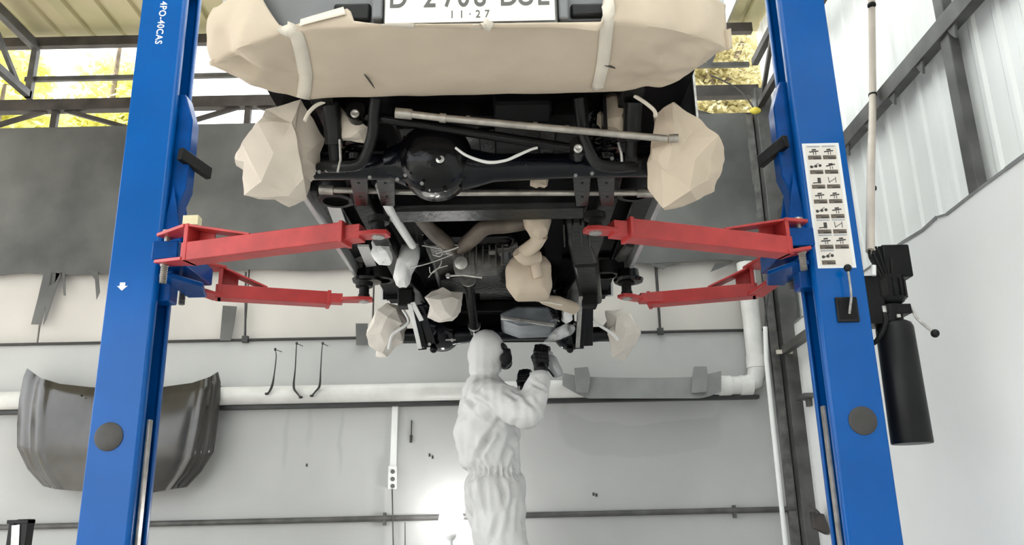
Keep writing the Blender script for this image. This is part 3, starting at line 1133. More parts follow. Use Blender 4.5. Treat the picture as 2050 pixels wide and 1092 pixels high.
obj('knob', b, 'dark_plastic', hnd)
b = nb()
rr = random.Random(5)
for k in range(5):
    xq2 = at(1745 + k * 6, 520, Y=YU - 0.03)
    tube(b, [xq2 + V((0, 0, 0.06)), xq2 + V((-0.02 + 0.01 * k, -0.03, 0.0)), xq2 + V((0.01, -0.04, -0.08)), xq2 + V((0.03, -0.02, -0.13))], 0.006, 6, sm=4)
each('cable', b, 'rubber', pu)
b = nb()
cyl(b, at(1749, 552, Y=YU - 0.08), at(1749, 532, Y=YU - 0.08), 0.011)
obj('cable_gland', b, 'white_plastic', pu)
b = nb()
box(b, (xoR + 0.03, YU, (zv0 + zv1) / 2 + 0.05), (0.10, 0.12, 0.22))
obj('mounting_bracket', b, 'motor', pu)
# conduit from the pump up along the wall
P0, P1, P2, P3 = at(1742, 503, Y=3.64), at(1744, 330, Y=3.92), at(1747, 190, X=WX - 0.05), at(1744, -60, X=WX - 0.05)
b = nb()
tube(b, [P0, P1, P2, P3], 0.020, 12, sm=5)
cd = tag(obj('cable_conduit', b, 'conduit'), 'beige cable conduit rising from the black pump past the tin wall', 'conduit')
for q in (at(1745, 378, Y=3.85), P2, at(1745, 10, X=WX - 0.05)):
    b = nb()
    lathe(b, q - V((0, 0, 0.006)), (0.05, 0.1, 1), [(0, 0.0215), (0, 0.0235), (0.012, 0.0235), (0.012, 0.0215)], 14)
    obj('clamp', b, 'rubber', cd)

# ================================================================== THE CAR ON THE LIFT
car = thing('off_road_car', (CX, 3.7, 1.925), 'raised off-road car seen from below with black chassis and grey rear bumper', 'car')
RZ, RAIL = 1.925, 0.50


def part(name, bm, material, parent=car, bevel=0.0, sharp=38.0, label=None):
    return obj(name, bm, material, parent, bevel, sharp, label)


def cx(x):
    return CX + x


# body shell: side profile with wheel arches, extruded to both sides, with floor
def arch(yc, zc, r, n=9):
    return [(yc + r * math.cos(PI - PI * i / n), zc + r * math.sin(PI * i / n)) for i in range(n + 1)]


ZB = 2.10
prof = [(2.18, ZB + 0.12), (2.19, ZB)] + arch(2.60, ZB, 0.40) + [(3.04, ZB), (4.40, ZB)] + arch(4.85, ZB, 0.40) + [(5.32, ZB + 0.02), (5.50, ZB + 0.10), (5.52, ZB + 0.62), (4.45, ZB + 0.72), (4.10, ZB + 1.28), (2.32, ZB + 1.30), (2.18, ZB + 0.70)]
bs = nb()
for sgn in (-1, 1):
    prism(bs, [(cx(sgn * 0.755), y_, z_) for y_, z_ in prof], (-sgn * 0.04, 0, 0))
each('body_side', bs, 'body_paint', car)
b = nb()
box(b, (CX, 3.80, ZB + 0.06), (1.44, 3.3, 0.05))
for sgn in (-1, 1):
    for yc in (2.60, 4.85):
        ar = arch(yc, ZB, 0.40)
        for (y0, z0), (y1, z1) in zip(ar, ar[1:]):
            bar(b, (cx(sgn * 0.56), y0, z0 + 0.01), (cx(sgn * 0.56), y1, z1 + 0.01), 0.36, 0.015)
box(b, (CX, 2.36, ZB + 0.05), (1.16, 0.34, 0.05))
box(b, (CX, 3.0, ZB + 0.20), (0.9, 1.1, 0.02))
part('floor_pan', b, 'body_dark')
b = nb()
prism(b, [(cx(-0.74), y_, z_) for y_, z_ in [(2.19, ZB + 0.12), (2.19, ZB + 0.7), (2.33, ZB + 1.29), (4.09, ZB + 1.27), (4.44, ZB + 0.71), (5.51, ZB + 0.61), (5.49, ZB + 0.12)]], (1.48, 0, 0))
part('upper_body', b, 'body_paint', bevel=0.02)
b = nb()
box(b, (CX, 2.25, ZB + 0.98), (1.10, 0.02, 0.44), Matrix.Rotation(math.radians(-16), 3, 'X'))
part('rear_window', b, 'glass')
for sgn in (-1, 1):
    b = nb()
    prism(b, [(cx(sgn * 0.757), y_, z_) for y_, z_ in [(2.45, ZB + 0.78), (3.25, ZB + 0.78), (3.25, ZB + 1.2), (2.5, ZB + 1.2)]], (sgn * 0.006, 0, 0))
    prism(b, [(cx(sgn * 0.757), y_, z_) for y_, z_ in [(3.35, ZB + 0.78), (4.2, ZB + 0.78), (4.02, ZB + 1.2), (3.35, ZB + 1.2)]], (sgn * 0.006, 0, 0))
    each('side_window', b, 'glass', car)
# inner black wheel-well panels that hang down beside the rear axle
for sgn, xe in ((-1, at(574, 200, Y=2.75).x), (1, at(1383, 200, Y=2.75).x)):
    b = nb()
    box(b, (xe - sgn * 0.03, 2.9, 2.22), (0.06, 0.40, 0.40))
    part('wheel_well_panel', b, 'body_dark', bevel=0.004)
    b = nb()
    box(b, (xe + sgn * 0.002, 2.69, 2.22), (0.008, 0.012, 0.44))
    part('panel_seam', b, 'zinc')
# sills: pale outer flange, dark gap, rocker strip coloured white as if lit
for sgn in (-1, 1):
    xs_ = CX + sgn * 0.725
    b = nb()
    bar(b, (xs_, 3.05, 2.02), (xs_, 4.36, 2.02), 0.022, 0.10)
    part('sill_flange', b, 'body_paint', bevel=0.004)
    b = nb()
    bar(b, (xs_ - sgn * 0.05, 3.05, 2.06), (xs_ - sgn * 0.05, 4.36, 2.06), 0.09, 0.05)
    part('sill', b, 'satin', bevel=0.006)
b = nb()
for py0, py1, px0, px1 in ((394, 462, 662, 686), (492, 540, 727, 747)):
    p, q = at(px0, py0, Z=2.02), at(px1, py1, Z=2.02)
    bar(b, p, q, 0.055, 0.012)  # the lit look of the inner sill is put into a white strip
crumple(b, 0.002, 20, 3)
each('lit_rocker_strip', b, 'white_film_and_lit', car, label='strip coloured white as the lit inner sill on the left')
# frame rails
for sgn in (-1, 1):
    pts = [(sgn * 0.50, 2.12, 2.10), (sgn * 0.50, 2.42, 2.06), (sgn * 0.50, 2.80, 2.07), (sgn * 0.49, 3.10, 1.975), (sgn * 0.48, 3.6, 1.965), (sgn * 0.47, 4.2, 1.965), (sgn * 0.46, 4.6, 2.02), (sgn * 0.46, 5.3, 2.05)]
    b = nb()
    for p, q in zip(pts, pts[1:]):
        d = (V(q) - V(p)).normalized() * 0.012
        bar(b, V((cx(p[0]), p[1], p[2])) - d, V((cx(q[0]), q[1], q[2])) + d, 0.075, 0.09)
    part('frame_rail', b, 'satin', bevel=0.006)
    # body mount outriggers with ring cups
    for yy, lbl in ((3.10, 0), (4.25, 1)):
        b = nb()
        bar(b, (cx(sgn * 0.45), yy + 0.06, 1.99), (cx(sgn * 0.70), yy + 0.04, 2.01), 0.10, 0.05)
        lathe(b, (cx(sgn * 0.60), yy + 0.03, 1.955), (0, 0, 1), [(0, 0.052), (0.0, 0.075), (0.07, 0.082), (0.07, 0.05), (0.004, 0.05)], 22, caps=False)
        part('outrigger', b, 'satin', bevel=0.004)
        b = nb()
        lathe(b, (cx(sgn * 0.60), yy + 0.03, 1.985), (0, 0, 1), [(0, 0.048), (0.01, 0.048)], 20)
        box(b, (cx(sgn * 0.60), yy + 0.03, 1.983), (0.018, 0.095, 0.008))
        part('mount_disc', b, 'cast')
# cross members
b = nb()
p0, p1 = at(795, 416, Y=3.22), at(1135, 410, Y=3.22)
bar(b, (p0.x - 0.05, 3.22, p0.z), (p1.x + 0.08, 3.22, p0.z), 0.16, 0.085)
part('cross_member', b, 'satin', bevel=0.02)
b = nb()
bar(b, (cx(-0.48), 2.30, 2.07), (cx(0.48), 2.30, 2.07), 0.07, 0.06)
part('cross_member', b, 'satin', bevel=0.01)
b = nb()
bar(b, (cx(-0.46), 5.1, 2.0), (cx(0.46), 5.1, 2.0), 0.09, 0.07)
part('cross_member', b, 'satin', bevel=0.01)
# long steel tube across behind the rear axle
b = nb()
q0, q1 = at(646, 380, Y=3.0), at(1302, 386, Y=3.0)
tube(b, [q0, at(900, 386, Y=3.0), q1], 0.0125, 12)
cyl(b, at(1275, 386, Y=3.0), at(1308, 386, Y=3.0), 0.019)
cyl(b, at(640, 380, Y=3.0), at(668, 381, Y=3.0), 0.019)
part('stabiliser_bar', b, 'steel')

# rear axle
YA = 2.62
b = nb()
tube(b, [at(610, 336, Y=YA), at(790, 334, Y=YA)], [0.042, 0.045], 16)
tube(b, [at(925, 338, Y=YA), at(990, 336, Y=YA), at(1150, 332, Y=YA), at(1310, 330, Y=YA)], [0.075, 0.048, 0.042, 0.042], 16)
dc = at(872, 326, Y=YA)
lathe(b, dc + V((0, 0.14, 0)), (0, -1, 0), [(0, 0.03), (0.02, 0.075), (0.07, 0.115), (0.14, 0.122), (0.17, 0.120)], 36)
tube(b, [dc + V((-0.17, 0, 0)), dc + V((-0.10, 0, 0))], [0.05, 0.08], 16)
ax = part('rear_axle', b, 'navy', label='black banjo rear axle')
b = nb()
lathe(b, dc + V((0, -0.028, 0)), (0, -1, 0), [(0, 0.120), (0.006, 0.127), (0.016, 0.127), (0.022, 0.118), (0.045, 0.112), (0.07, 0.095), (0.088, 0.062), (0.094, 0.02)], 40)
for k in range(10):
    a_ = 2 * PI * k / 10
    hexnut(b, dc + V((0.123 * math.cos(a_), -0.042, 0.123 * math.sin(a_))), (0, -1, 0), 0.008, 0.008)
cov = part('differential_cover', b, 'black', ax)
b = nb()
pg = at(880, 317, Y=YA - 0.121)
lathe(b, pg + V((0, 0.012, 0)), (0, -1, 0), [(0, 0.0155), (0.008, 0.0155), (0.010, 0.012), (0.010, 0.006), (0.004, 0.006)], 18)
part('filler_plug', b, 'zinc', ax)
b = nb()
lathe(b, at(862, 386, Y=YA - 0.02), (0, 0, -1), [(0, 0.03), (0.006, 0.026), (0.010, 0.015)], 20)
part('drip_ring', b, 'zinc', ax)
# spring cups, shock lugs on the axle
for pxc, pyc in ((712, 303), (1212, 303)):
    b = nb()
    c = at(pxc, pyc + 26, Y=YA)
    lathe(b, c, (0, 0, 1), [(0, 0.052), (0.015, 0.058), (0.02, 0.058), (0.02, 0.02)], 22)
    # coil spring
    pts = []
    for i in range(90):
        a_ = i / 90 * 2 * PI * 5.5
        pts.append(c + V((0.046 * math.cos(a_), 0.046 * math.sin(a_), 0.02 + i / 90 * 0.20)))
    tube(b, pts, 0.0075, 6)
    part('coil_spring', b, 'black')
# U-shaped anti-roll bar legs beside the springs
for pts_ in ([(752, 196), (748, 230), (746, 268), (732, 312), (715, 331), (676, 334), (640, 336)], [(1158, 196), (1162, 230), (1168, 268), (1184, 312), (1200, 330), (1238, 335), (1270, 333)]):
    b = nb()
    ys = [2.42, 2.45, 2.48, 2.50, 2.51, 2.52, 2.56]
    tube(b, [at(p[0], p[1], Y=y_) for p, y_ in zip(pts_, ys)], 0.0185, 12, sm=5)
    part('bumper_stay', b, 'satin')
# shock absorbers
for p0, p1 in (((662, 205), (672, 332)), ((1268, 205), (1262, 322))):
    b = nb()
    a_, c_ = at(*p0, Y=2.46), at(*p1, Y=2.56)
    d = c_ - a_
    tube(b, [a_, a_ + d * 0.65, a_ + d * 0.66, c_], [0.030, 0.030, 0.020, 0.020], 14)
    cyl(b, c_ + V((-0.02, 0, 0)), c_ + V((0.02, 0, 0)), 0.024)
    part('shock_absorber', b, 'satin')
# panhard rod in bare steel
b = nb()
a_, m_, c_ = at(798, 226, Y=2.36), at(880, 236, Y=2.36), at(1335, 278, Y=2.40)
tube(b, [a_, m_, c_], 0.0115, 12)
lathe(b, a_ - V((0.01, 0, 0)), (c_ - a_), [(0, 0.017), (0.05, 0.017), (0.055, 0.0125)], 14)
lathe(b, m_, (c_ - a_), [(0, 0.015), (0.02, 0.015)], 12)
for t in (0.25, 0.5, 0.62):
    lathe(b, a_.lerp(c_, t), (c_ - a_), [(0, 0.0125), (0.012, 0.0125)], 12)
cyl(b, c_ + V((0.005, 0, 0)), c_ + V((0.035, -0.002, 0)), 0.014)
part('panhard_rod', b, 'steel', label='bare steel rod across the black chassis')
# black lateral link with bolts
b = nb()
a_, c_ = at(715, 230, Y=2.48), at(1158, 299, Y=2.52)
tube(b, [a_, c_], 0.016, 12)
for q in (a_, c_):
    cyl(b, q + V((0, -0.03, 0)), q + V((0, 0.03, 0)), 0.032)
part('lateral_link', b, 'black')
b = nb()
for q in ((711, 229), (1157, 299)):
    c = at(*q, Y=2.44)
    lathe(b, c, (0, -1, 0), [(0, 0.014), (0.008, 0.014), (0.009, 0.010), (0.006, 0.006)], 16)
each('link_bolt', b, 'zinc', car)
# frame end brackets above the left bolt
b = nb()
c = at(715, 235, Y=2.50)
lathe(b, c + V((0, 0.06, 0)), (0, -1, 0), [(0, 0.055), (0.05, 0.055), (0.055, 0.05)], 20)
box(b, c + V((0, 0.04, 0.06)), (0.11, 0.06, 0.12))
part('link_bracket', b, 'satin', bevel=0.003)
b = nb()
c = at(1190, 230, Y=2.50)
box(b, c + V((-0.03, 0, 0)), (0.012, 0.09, 0.18))
box(b, c + V((0.03, 0, 0)), (0.012, 0.09, 0.18))
each('spring_hanger', b, 'black', car, bevel=0.002)
# pieces above the axle: fuel tank and floor ribs
b = nb()
box(b, (cx(0.05), 2.88, 2.12), (0.74, 0.42, 0.13))
tank = part('fuel_tank', b, 'satin', bevel=0.03)
b = nb()
for x_ in (-0.2, 0.02, 0.24):
    box(b, (cx(x_), 2.88, 2.05), (0.06, 0.36, 0.02))
each('tank_rib', b, 'black', tank, bevel=0.006)
b = nb()
p, q = at(1008, 222, Y=2.6), at(1085, 232, Y=2.6)
box(b, (p + q) / 2 + V((0, 0, 0.05)), (0.20, 0.14, 0.10))
part('frame_plate', b, 'body_dark', bevel=0.01)
# pale breather hose
b = nb()
tube(b, [at(*p, Y=2.50) for p in ((912, 296), (935, 312), (975, 325), (1010, 322), (1035, 312), (1062, 300), (1076, 296))], [0.0045, 0.005, 0.0058, 0.005, 0.0058, 0.0045, 0.0045], 8, sm=5)
part('breather_hose', b, 'pvc')
# lower links from axle forwards, in flat black steel
for poly in ([(700, 345), (736, 345), (733, 398), (716, 402)], [(752, 345), (790, 345), (790, 400), (765, 392)], [(1146, 345), (1182, 345), (1180, 402), (1150, 402)], [(1194, 345), (1230, 345), (1226, 402), (1204, 402)]):
    a_, c_ = at((poly[0][0] + poly[1][0]) / 2, 340, Y=2.66), at((poly[2][0] + poly[3][0]) / 2, 402, Y=3.02)
    w_ = (at(poly[1][0], 345, Y=2.7) - at(poly[0][0], 345, Y=2.7)).length
    b = nb()
    bar(b, a_, c_, w_, 0.045, w2=w_ * 0.8)
    for t in (0.25, 0.7):
        hexnut(b, a_.lerp(c_, t) - V((0, 0.012, 0.020)), (0, -0.4, -1), 0.007, 0.006)
    part('trailing_arm', b, 'black', bevel=0.005)
# bolts with bright heads scattered along the axle
b = nb()
for p in ((655, 342), (690, 342), (1238, 342), (1256, 338), (640, 345), (741, 356), (812, 352), (845, 368), (796, 360), (1152, 352), (1185, 348), (1225, 318)):
    hexnut(b, at(*p, Y=2.54), (0, -1, -0.3), 0.0065, 0.010)
each('axle_bolt', b, 'cast', car)
b = nb()
tube(b, [at(1238, 286, Y=2.53), at(1244, 310, Y=2.53), at(1246, 340, Y=2.54)], 0.005, 8)
tube(b, [at(680, 280, Y=2.50), at(682, 320, Y=2.50), at(676, 345, Y=2.50)], 0.0045, 8)
each('brake_pipe', b, 'zinc', car)
# pipe along the left rail, coloured white as if lit, and dark pipe on the right
b = nb()
tube(b, [at(760, 372, Z=1.93), at(775, 410, Z=1.92), at(800, 452, Z=1.92), at(826, 492, Z=1.93)], 0.018, 10, sm=5)
part('fuel_pipe', b, 'white_film_and_lit', label='pipe coloured bright as if lit beside the left frame rail')
# white masked bracket on the left rail
b = nb()
pts = [(805, 492), (842, 490), (838, 520), (822, 548), (816, 574), (796, 576), (788, 560), (796, 520)]
bag(b, [at(px, py, Y=3.85) for px, py in pts], 0.07, nv=14, nu=40)
crumple(b, 0.010, 14, 8)
part('masked_bracket', b, 'white_film_and_lit', label='bracket wrapped in bright white film on the left rail')
# ribbed dark rails in the middle right
b = nb()
bar(b, at(1150, 430, Z=1.955), at(1172, 520, Z=1.94), 0.11, 0.06, w2=0.13)
bar(b, at(1172, 520, Z=1.94), at(1184, 600, Z=1.92), 0.13, 0.07, w2=0.12)
part('rail_plate', b, 'satin', bevel=0.02)
b = nb()
for px in (1128, 1146, 1162, 1178):
    bar(b, at(px, 440, Z=1.93), at(px + 2, 485, Z=1.93), 0.008, 0.05)
each('rail_fin', b, 'black', car, bevel=0.002)

# gearbox cross tube
b = nb()
tube(b, [at(*p, Z=z_) for p, z_ in (((838, 432), 1.96), ((872, 470), 1.94), ((915, 498), 1.93), ((945, 478), 1.93), ((972, 456), 1.95), ((1015, 452), 1.96), ((1060, 445), 1.97))], [0.030, 0.034, 0.036, 0.036, 0.036, 0.034, 0.032], 14, sm=5)
part('gearbox_support', b, 'rust', label='brown grey curved gearbox support tube')
# gearbox, transfer case, engine
b = nb()
box(b, at(905, 545, Y=3.95) + V((0.1, 0.1, 0.10)), (0.42, 0.9, 0.14))
box(b, (cx(0.08), 4.55, 2.06), (0.40, 0.6, 0.16))
part('gearbox', b, 'black', bevel=0.03)
b = nb()
tc = at(955, 522, Y=3.70)
lathe(b, tc + V((-0.11, 0.02, 0)), (1, 0, 0), [(0, 0.03), (0.008, 0.058), (0.07, 0.062), (0.08, 0.070), (0.10, 0.070), (0.11, 0.055), (0.20, 0.045), (0.22, 0.02)], 22)
box(b, tc + V((0.01, 0.08, 0.02)), (0.16, 0.16, 0.10))
for k in range(7):
    box(b, tc + V((-0.06 + 0.03 * k, -0.045, 0.01)), (0.007, 0.04, 0.10))
cyl(b, tc + V((0.09, 0, 0.05)), tc + V((0.19, 0, 0.07)), 0.022)
tcs = part('transfer_case', b, 'cast', bevel=0.004)
b = nb()
lathe(b, at(923, 527, Y=3.64), (0, -1, -0.1), [(0, 0.030), (0.006, 0.030), (0.008, 0.02)], 18)
box(b, at(985, 507, Y=3.64), (0.03, 0.012, 0.016))
each('cover_plate', b, 'zinc', tcs)
b = nb()
tube(b, [at(895, 553, Y=3.66), at(925, 551, Y=3.66), at(965, 556, Y=3.66)], 0.0055, 8)
hexnut(b, at(897, 553, Y=3.655), (0, -1, 0), 0.012, 0.01)
tube(b, [at(872, 508, Y=3.62), at(905, 500, Y=3.62), at(935, 488, Y=3.62)], 0.005, 8)
each('linkage', b, 'zinc', car)
# wire harness with clips on the left of the gearbox
b = nb()
for pts_ in ([(845, 470), (880, 480), (905, 490), (925, 492)], [(845, 492), (880, 498), (900, 503)], [(822, 536), (850, 530), (880, 520), (905, 510)], [(860, 535), (863, 548), (880, 534), (884, 522)], [(858, 556), (872, 540), (896, 532)], [(833, 432), (834, 460), (836, 490)], [(866, 510), (880, 514), (886, 508)]):
    tube(b, [at(px, py, Y=3.62) for px, py in pts_], 0.0026, 6, sm=3)
each('wire_clip', b, 'zinc', car)
# front propeller shaft
b = nb()
a_, c_ = at(938, 562, Z=1.90), at(951, 664, Y=4.62)
d = c_ - a_
tube(b, [a_, a_ + d * 0.06, a_ + d * 0.07, a_ + d * 0.80, a_ + d * 0.82, a_ + d * 0.9, c_], [0.036, 0.036, 0.026, 0.026, 0.034, 0.034, 0.03], 18)
part('propeller_shaft', b, 'black')
b = nb()
lathe(b, a_ + d * 0.0 - d.normalized() * 0.01, d, [(0, 0.03), (0.002, 0.039), (0.010, 0.039)], 20)
lathe(b, a_ + d * 0.86, d, [(0, 0.036), (0.012, 0.036)], 20)
each('shaft_ring', b, 'zinc', car)
# oil pan with ribs
b = nb()
pan = [(1000, 628), (1035, 613), (1112, 614), (1118, 636), (1100, 650), (1040, 652), (1005, 640)]
prism(b, [at(px, py, Y=4.42) for px, py in pan], (0, 0.34, 0.0))
opan = part('oil_pan', b, 'pan', bevel=0.012, label='ribbed grey oil pan of the engine')
b = nb()
for k in range(5):
    p = at(1103 + k * 2.5, 616 + k * 6, Y=4.41)
    box(b, p, (0.045, 0.05, 0.006), Matrix.Rotation(0.4, 3, 'Y'))
each('cooling_rib', b, 'black', opan)
b = nb()
bar(b, at(1003, 637, Y=4.41), at(1110, 652, Y=4.41), 0.03, 0.012)
part('pan_flange', b, 'zinc', opan)
# engine block mass behind
b = nb()
box(b, (cx(0.10), 4.95, 2.17), (0.52, 0.5, 0.24))
part('engine_block', b, 'body_dark', bevel=0.03)
# radiator support and front cross tube
b = nb()
box(b, (CX, 5.22, 1.99), (0.98, 0.10, 0.26))
box(b, (CX, 5.16, 1.875), (0.80, 0.10, 0.05))
part('radiator_support', b, 'body_dark', bevel=0.012)
# front coil springs
for sgn in (-1, 1):
    b = nb()
    pts = []
    for i in range(80):
        a_ = i / 80 * 2 * PI * 5
        pts.append(V((cx(sgn * 0.40) + 0.05 * math.cos(a_), 4.86 + 0.05 * math.sin(a_), 1.82 + i / 80 * 0.24)))
    tube(b, pts, 0.008, 6)
    part('coil_spring', b, 'black')
# tie rod in front of the axle
b = nb()
tube(b, [at(800, 684, Y=4.98), at(1230, 680, Y=4.98)], 0.013, 10)
part('tie_rod', b, 'satin')
# front axle
YF = 4.82
b = nb()
tube(b, [at(785, 672, Y=YF), at(840, 672, Y=YF), at(905, 672, Y=YF), at(960, 668, Y=YF), at(1100, 668, Y=YF), at(1160, 672, Y=YF), at(1228, 668, Y=YF)], [0.040, 0.042, 0.06, 0.045, 0.040, 0.050, 0.040], 16)
fd = at(885, 668, Y=YF)
lathe(b, fd + V((0, 0.13, 0)), (0, -1, 0), [(0, 0.03), (0.03, 0.085), (0.10, 0.105), (0.17, 0.09), (0.22, 0.06), (0.26, 0.03)], 28)
fax = part('front_axle', b, 'navy', label='black front axle')
b = nb()
lathe(b, at(1140, 672, Y=YF - 0.02), (0, -1, 0), [(0, 0.09), (0.03, 0.085), (0.06, 0.06), (0.075, 0.02)], 24)
part('steering_knuckle_cover', b, 'navy', fax)
b = nb()
for p in ((868, 700), (1141, 700)):
    ball(b, at(*p, Y=YF - 0.06), 0.022)
    cyl(b, at(p[0], p[1] - 14, Y=YF - 0.06), at(*p, Y=YF - 0.06), 0.012)
each('ball_joint', b, 'black', fax)
b = nb()
for p in ((848, 668), (856, 682), (848, 695), (860, 690), (1166, 690), (1168, 668), (1150, 650), (905, 682)):
    hexnut(b, at(*p, Y=YF - 0.09), (0, -1, 0), 0.009, 0.012)
bar(b, at(892, 681, Y=YF - 0.09), at(912, 681, Y=YF - 0.09), 0.01, 0.006)
each('axle_nut', b, 'zinc', fax)
# radius arms of the front axle, plates with highlights put in as bright edge strips
for sgn, top, bot in ((-1, (826, 612), (846, 700)), (1, (1166, 596), (1160, 698))):
    b = nb()
    a_, c_ = at(*top, Y=4.45), at(*bot, Y=YF - 0.08)
    bar(b, a_, c_, 0.012, 0.05, up=(1, 0, 0))
    bar(b, a_ + V((0.03, 0, 0)), c_ + V((0.05, 0.02, 0.02)), 0.012, 0.06, up=(1, 0, 0))
    each('radius_arm', b, 'navy', car, bevel=0.003)
    b = nb()
    bar(b, a_ + V((-0.012, -0.03, 0)), c_ + V((-0.012, -0.03, 0)), 0.010, 0.024, up=(1, 0, 0))
    if sgn < 0:
        bar(b, at(826, 606, Y=4.42), at(844, 642, Y=4.52), 0.01, 0.026, up=(1, 0, 0))
    each('arm_edge_highlight', b, 'white_film_and_lit' if sgn < 0 else 'zinc', car, bevel=0.002)
# frame horns at the front
for px in (812, 1180):
    b = nb()
    box(b, at(px, 600, Y=4.45) + V((0, 0.03, 0.01)), (0.085, 0.10, 0.10))
    part('bump_stop', b, 'rubber', bevel=0.008)
# front brake hoses
for pts_ in ([(812, 608), (806, 618), (814, 632), (818, 645), (808, 655), (788, 668), (782, 680), (778, 700)], [(1186, 606), (1184, 630), (1190, 645), (1205, 655), (1225, 668), (1238, 682)]):
    b = nb()
    tube(b, [at(px, py, Y=4.60) for px, py in pts_], 0.0085, 8, sm=5)
    part('brake_hose', b, 'white_plastic')

# front body mount pieces seen above the far pads
for px, sgn in ((735, -1), (1258, 1)):
    b = nb()
    c = at(px, 560, Y=4.25)
    lathe(b, c - V((0, 0, 0.02)), (0, 0, 1), [(0, 0.03), (0.005, 0.075), (0.02, 0.08), (0.03, 0.06), (0.07, 0.055)], 20)
    part('body_mount', b, 'black')
for pts_, mt_ in (([(720, 520), (752, 505), (772, 480), (775, 470)], 'cast'), ([(1240, 520), (1255, 500), (1262, 490)], 'cast')):
    b = nb()
    tube(b, [at(px, py, Z=2.03) for px, py in pts_], 0.03, 8, sm=3, flat=(1, 0.5))
    part('inner_sill_pipe', b, mt_)

# rear bumper with licence plate
b = nb()
NB = 24


def bump_y(x):
    a = abs(x)
    return 2.0 if a < 0.40 else 2.0 + 0.16 * ((a - 0.40) / 0.33) ** 2.2


def bumper_fn(u, v):
    x = -0.72 + 1.44 * u
    return V((cx(x), bump_y(x) + 0.012, 2.03 + 0.33 * v))


sheet(b, bumper_fn, NB, 4, (0, 0.10, 0))
bmp = part('rear_bumper', b, 'body_grey', sharp=30)
# recess either side of the plate
for px0, px1 in ((668, 742), (1142, 1220)):
    b = nb()
    xa, xb = at(px0, 20, Y=2.0).x, at(px1, 20, Y=2.0).x
    zt2 = at(px0, 8, Y=2.0).z
    box(b, ((xa + xb) / 2, 2.006, (zt2 + 2.035) / 2), (xb - xa, 0.022, zt2 - 2.035))
    part('step_pad', b, 'dark_plastic', bmp, bevel=0.008)
for px0, px1 in ((746, 768), (1118, 1138)):
    b = nb()
    xa, xb = at(px0, 20, Y=1.99).x, at(px1, 20, Y=1.99).x
    zt2 = at(px0, 42, Y=1.99).z
    box(b, ((xa + xb) / 2, 1.992, zt2 + 0.09), (xb - xa, 0.03, 0.18))
    part('plate_surround', b, 'body_grey', bmp, bevel=0.006)
# licence plate
YPL = 1.970
pl0, pl1 = at(770, 46, Y=YPL), at(1112, 41, Y=YPL)
pc = (pl0 + pl1) / 2
W_, H_ = (pl1 - pl0).length, 0.155
tilt = (pl1 - pl0).normalized()
uz = V((0, 0, 1))
b = nb()
prism(b, [pc + V((-W_ / 2 - 0.004, 0.004, -0.010)), pc + V((W_ / 2 + 0.006, 0.004, -0.014)), pc + V((W_ / 2 + 0.006, 0.004, H_)), pc + V((-W_ / 2 - 0.004, 0.004, H_))], (0, 0.012, 0))
hold = part('plate_holder', b, 'cast', bmp, bevel=0.003)
b = nb()
prism(b, [pc + V((-W_ / 2, 0, 0)), pc + V((W_ / 2, 0, 0)), pc + V((W_ / 2, 0, H_ - 0.004)), pc + V((-W_ / 2, 0, H_ - 0.004))], (0, 0.003, 0))
plate = obj('licence_plate', b, 'plate', car, bevel=0.004, label='white licence plate')
zbase = at(900, 13, Y=YPL).z
ztxt = V((0, YPL - 0.0006, 0))
for ch, px in (('D', 797), ('2', 860), ('7', 899), ('0', 928), ('8', 961), ('D', 1019), ('U', 1053), ('L', 1087)):
    p = at(px, 10, Y=YPL)
    text('plate_character', ch, 0.098, 'plate_ink', plate, mtx_of((p.x, YPL - 0.0006, zbase + 0.0), (1, 0, 0), (0, 0, 1)), sx=0.72, offset=0.0012)
for ch, px in (('1', 905), ('1', 924), ('·', 941), ('2', 957), ('7', 975)):
    p = at(px, 35, Y=YPL)
    text('plate_character', ch, 0.033, 'plate_ink', plate, mtx_of((p.x, YPL - 0.0006, at(940, 35.5, Y=YPL).z), (1, 0, 0), (0, 0, 1)), sx=0.85, offset=0.0002)
b = nb()
for k in range(6):
    p = at(905 + k * 14, 51, Y=YPL)
    box(b, (p.x, YPL + 0.003, p.z), (0.012, 0.002, 0.004))
obj('holder_print', b, 'white_print', hold)

# ================================================================== MASKING PAPER
# rear bumper wrap: lofted sheet, face edge -> lower lip -> underside
def interp(tab, x):
    if x <= tab[0][0]:
        return tab[0][1]
    for (a, p), (c, q) in zip(tab, tab[1:]):
        if x <= c:
            return p + (q - p) * (x - a) / (c - a)
    return tab[-1][1]


zc_ = lambda px, py: at(px, py, Y=1.965).z
top_tab = [(at(px, py, Y=1.965).x - CX, at(px, py, Y=1.965).z) for px, py in ((440, -60), (500, -50), (535, 10), (552, 36), (568, 46), (600, 40), (650, 28), (700, 14), (706, 40), (760, 48), (860, 52), (1000, 54), (1110, 54), (1150, 56), (1200, 62), (1212, 30), (1222, -40), (1480, -60))]
rear_tab = [(-0.76, 2.16), (-0.72, 2.22), (-0.60, 2.38), (-0.54, 2.43), (0.50, 2.43), (0.58, 2.40), (0.66, 2.27), (0.70, 2.18), (0.74, 2.11)]
f_big = crumpler(21, 4.2, 5)
f_small = crumpler(22, 9.0, 8)


def face_y(x):
    a = abs(x)
    return 1.968 if a < 0.36 else 1.968 + 0.17 * (min(a, 0.76) - 0.36) ** 2 / 0.16


def wrap_raw(u, v):
    x = -0.765 + 1.51 * u
    zt_ = min(interp(top_tab, x), 2.30)
    zl = 1.995
    yr = interp(rear_tab, x)
    yf = face_y(x)
    if v < 0.32:
        t = v / 0.32
        return V((cx(x), yf - 0.008 * math.sin(PI * t), zt_ + (zl - zt_) * t))
    t = (v - 0.32) / 0.68
    return V((cx(x), yf + (yr - yf) * t, zl + 0.012 * t + 0.055 * max(0, t - 0.86) / 0.14 - 0.012 * math.sin(PI * t)))


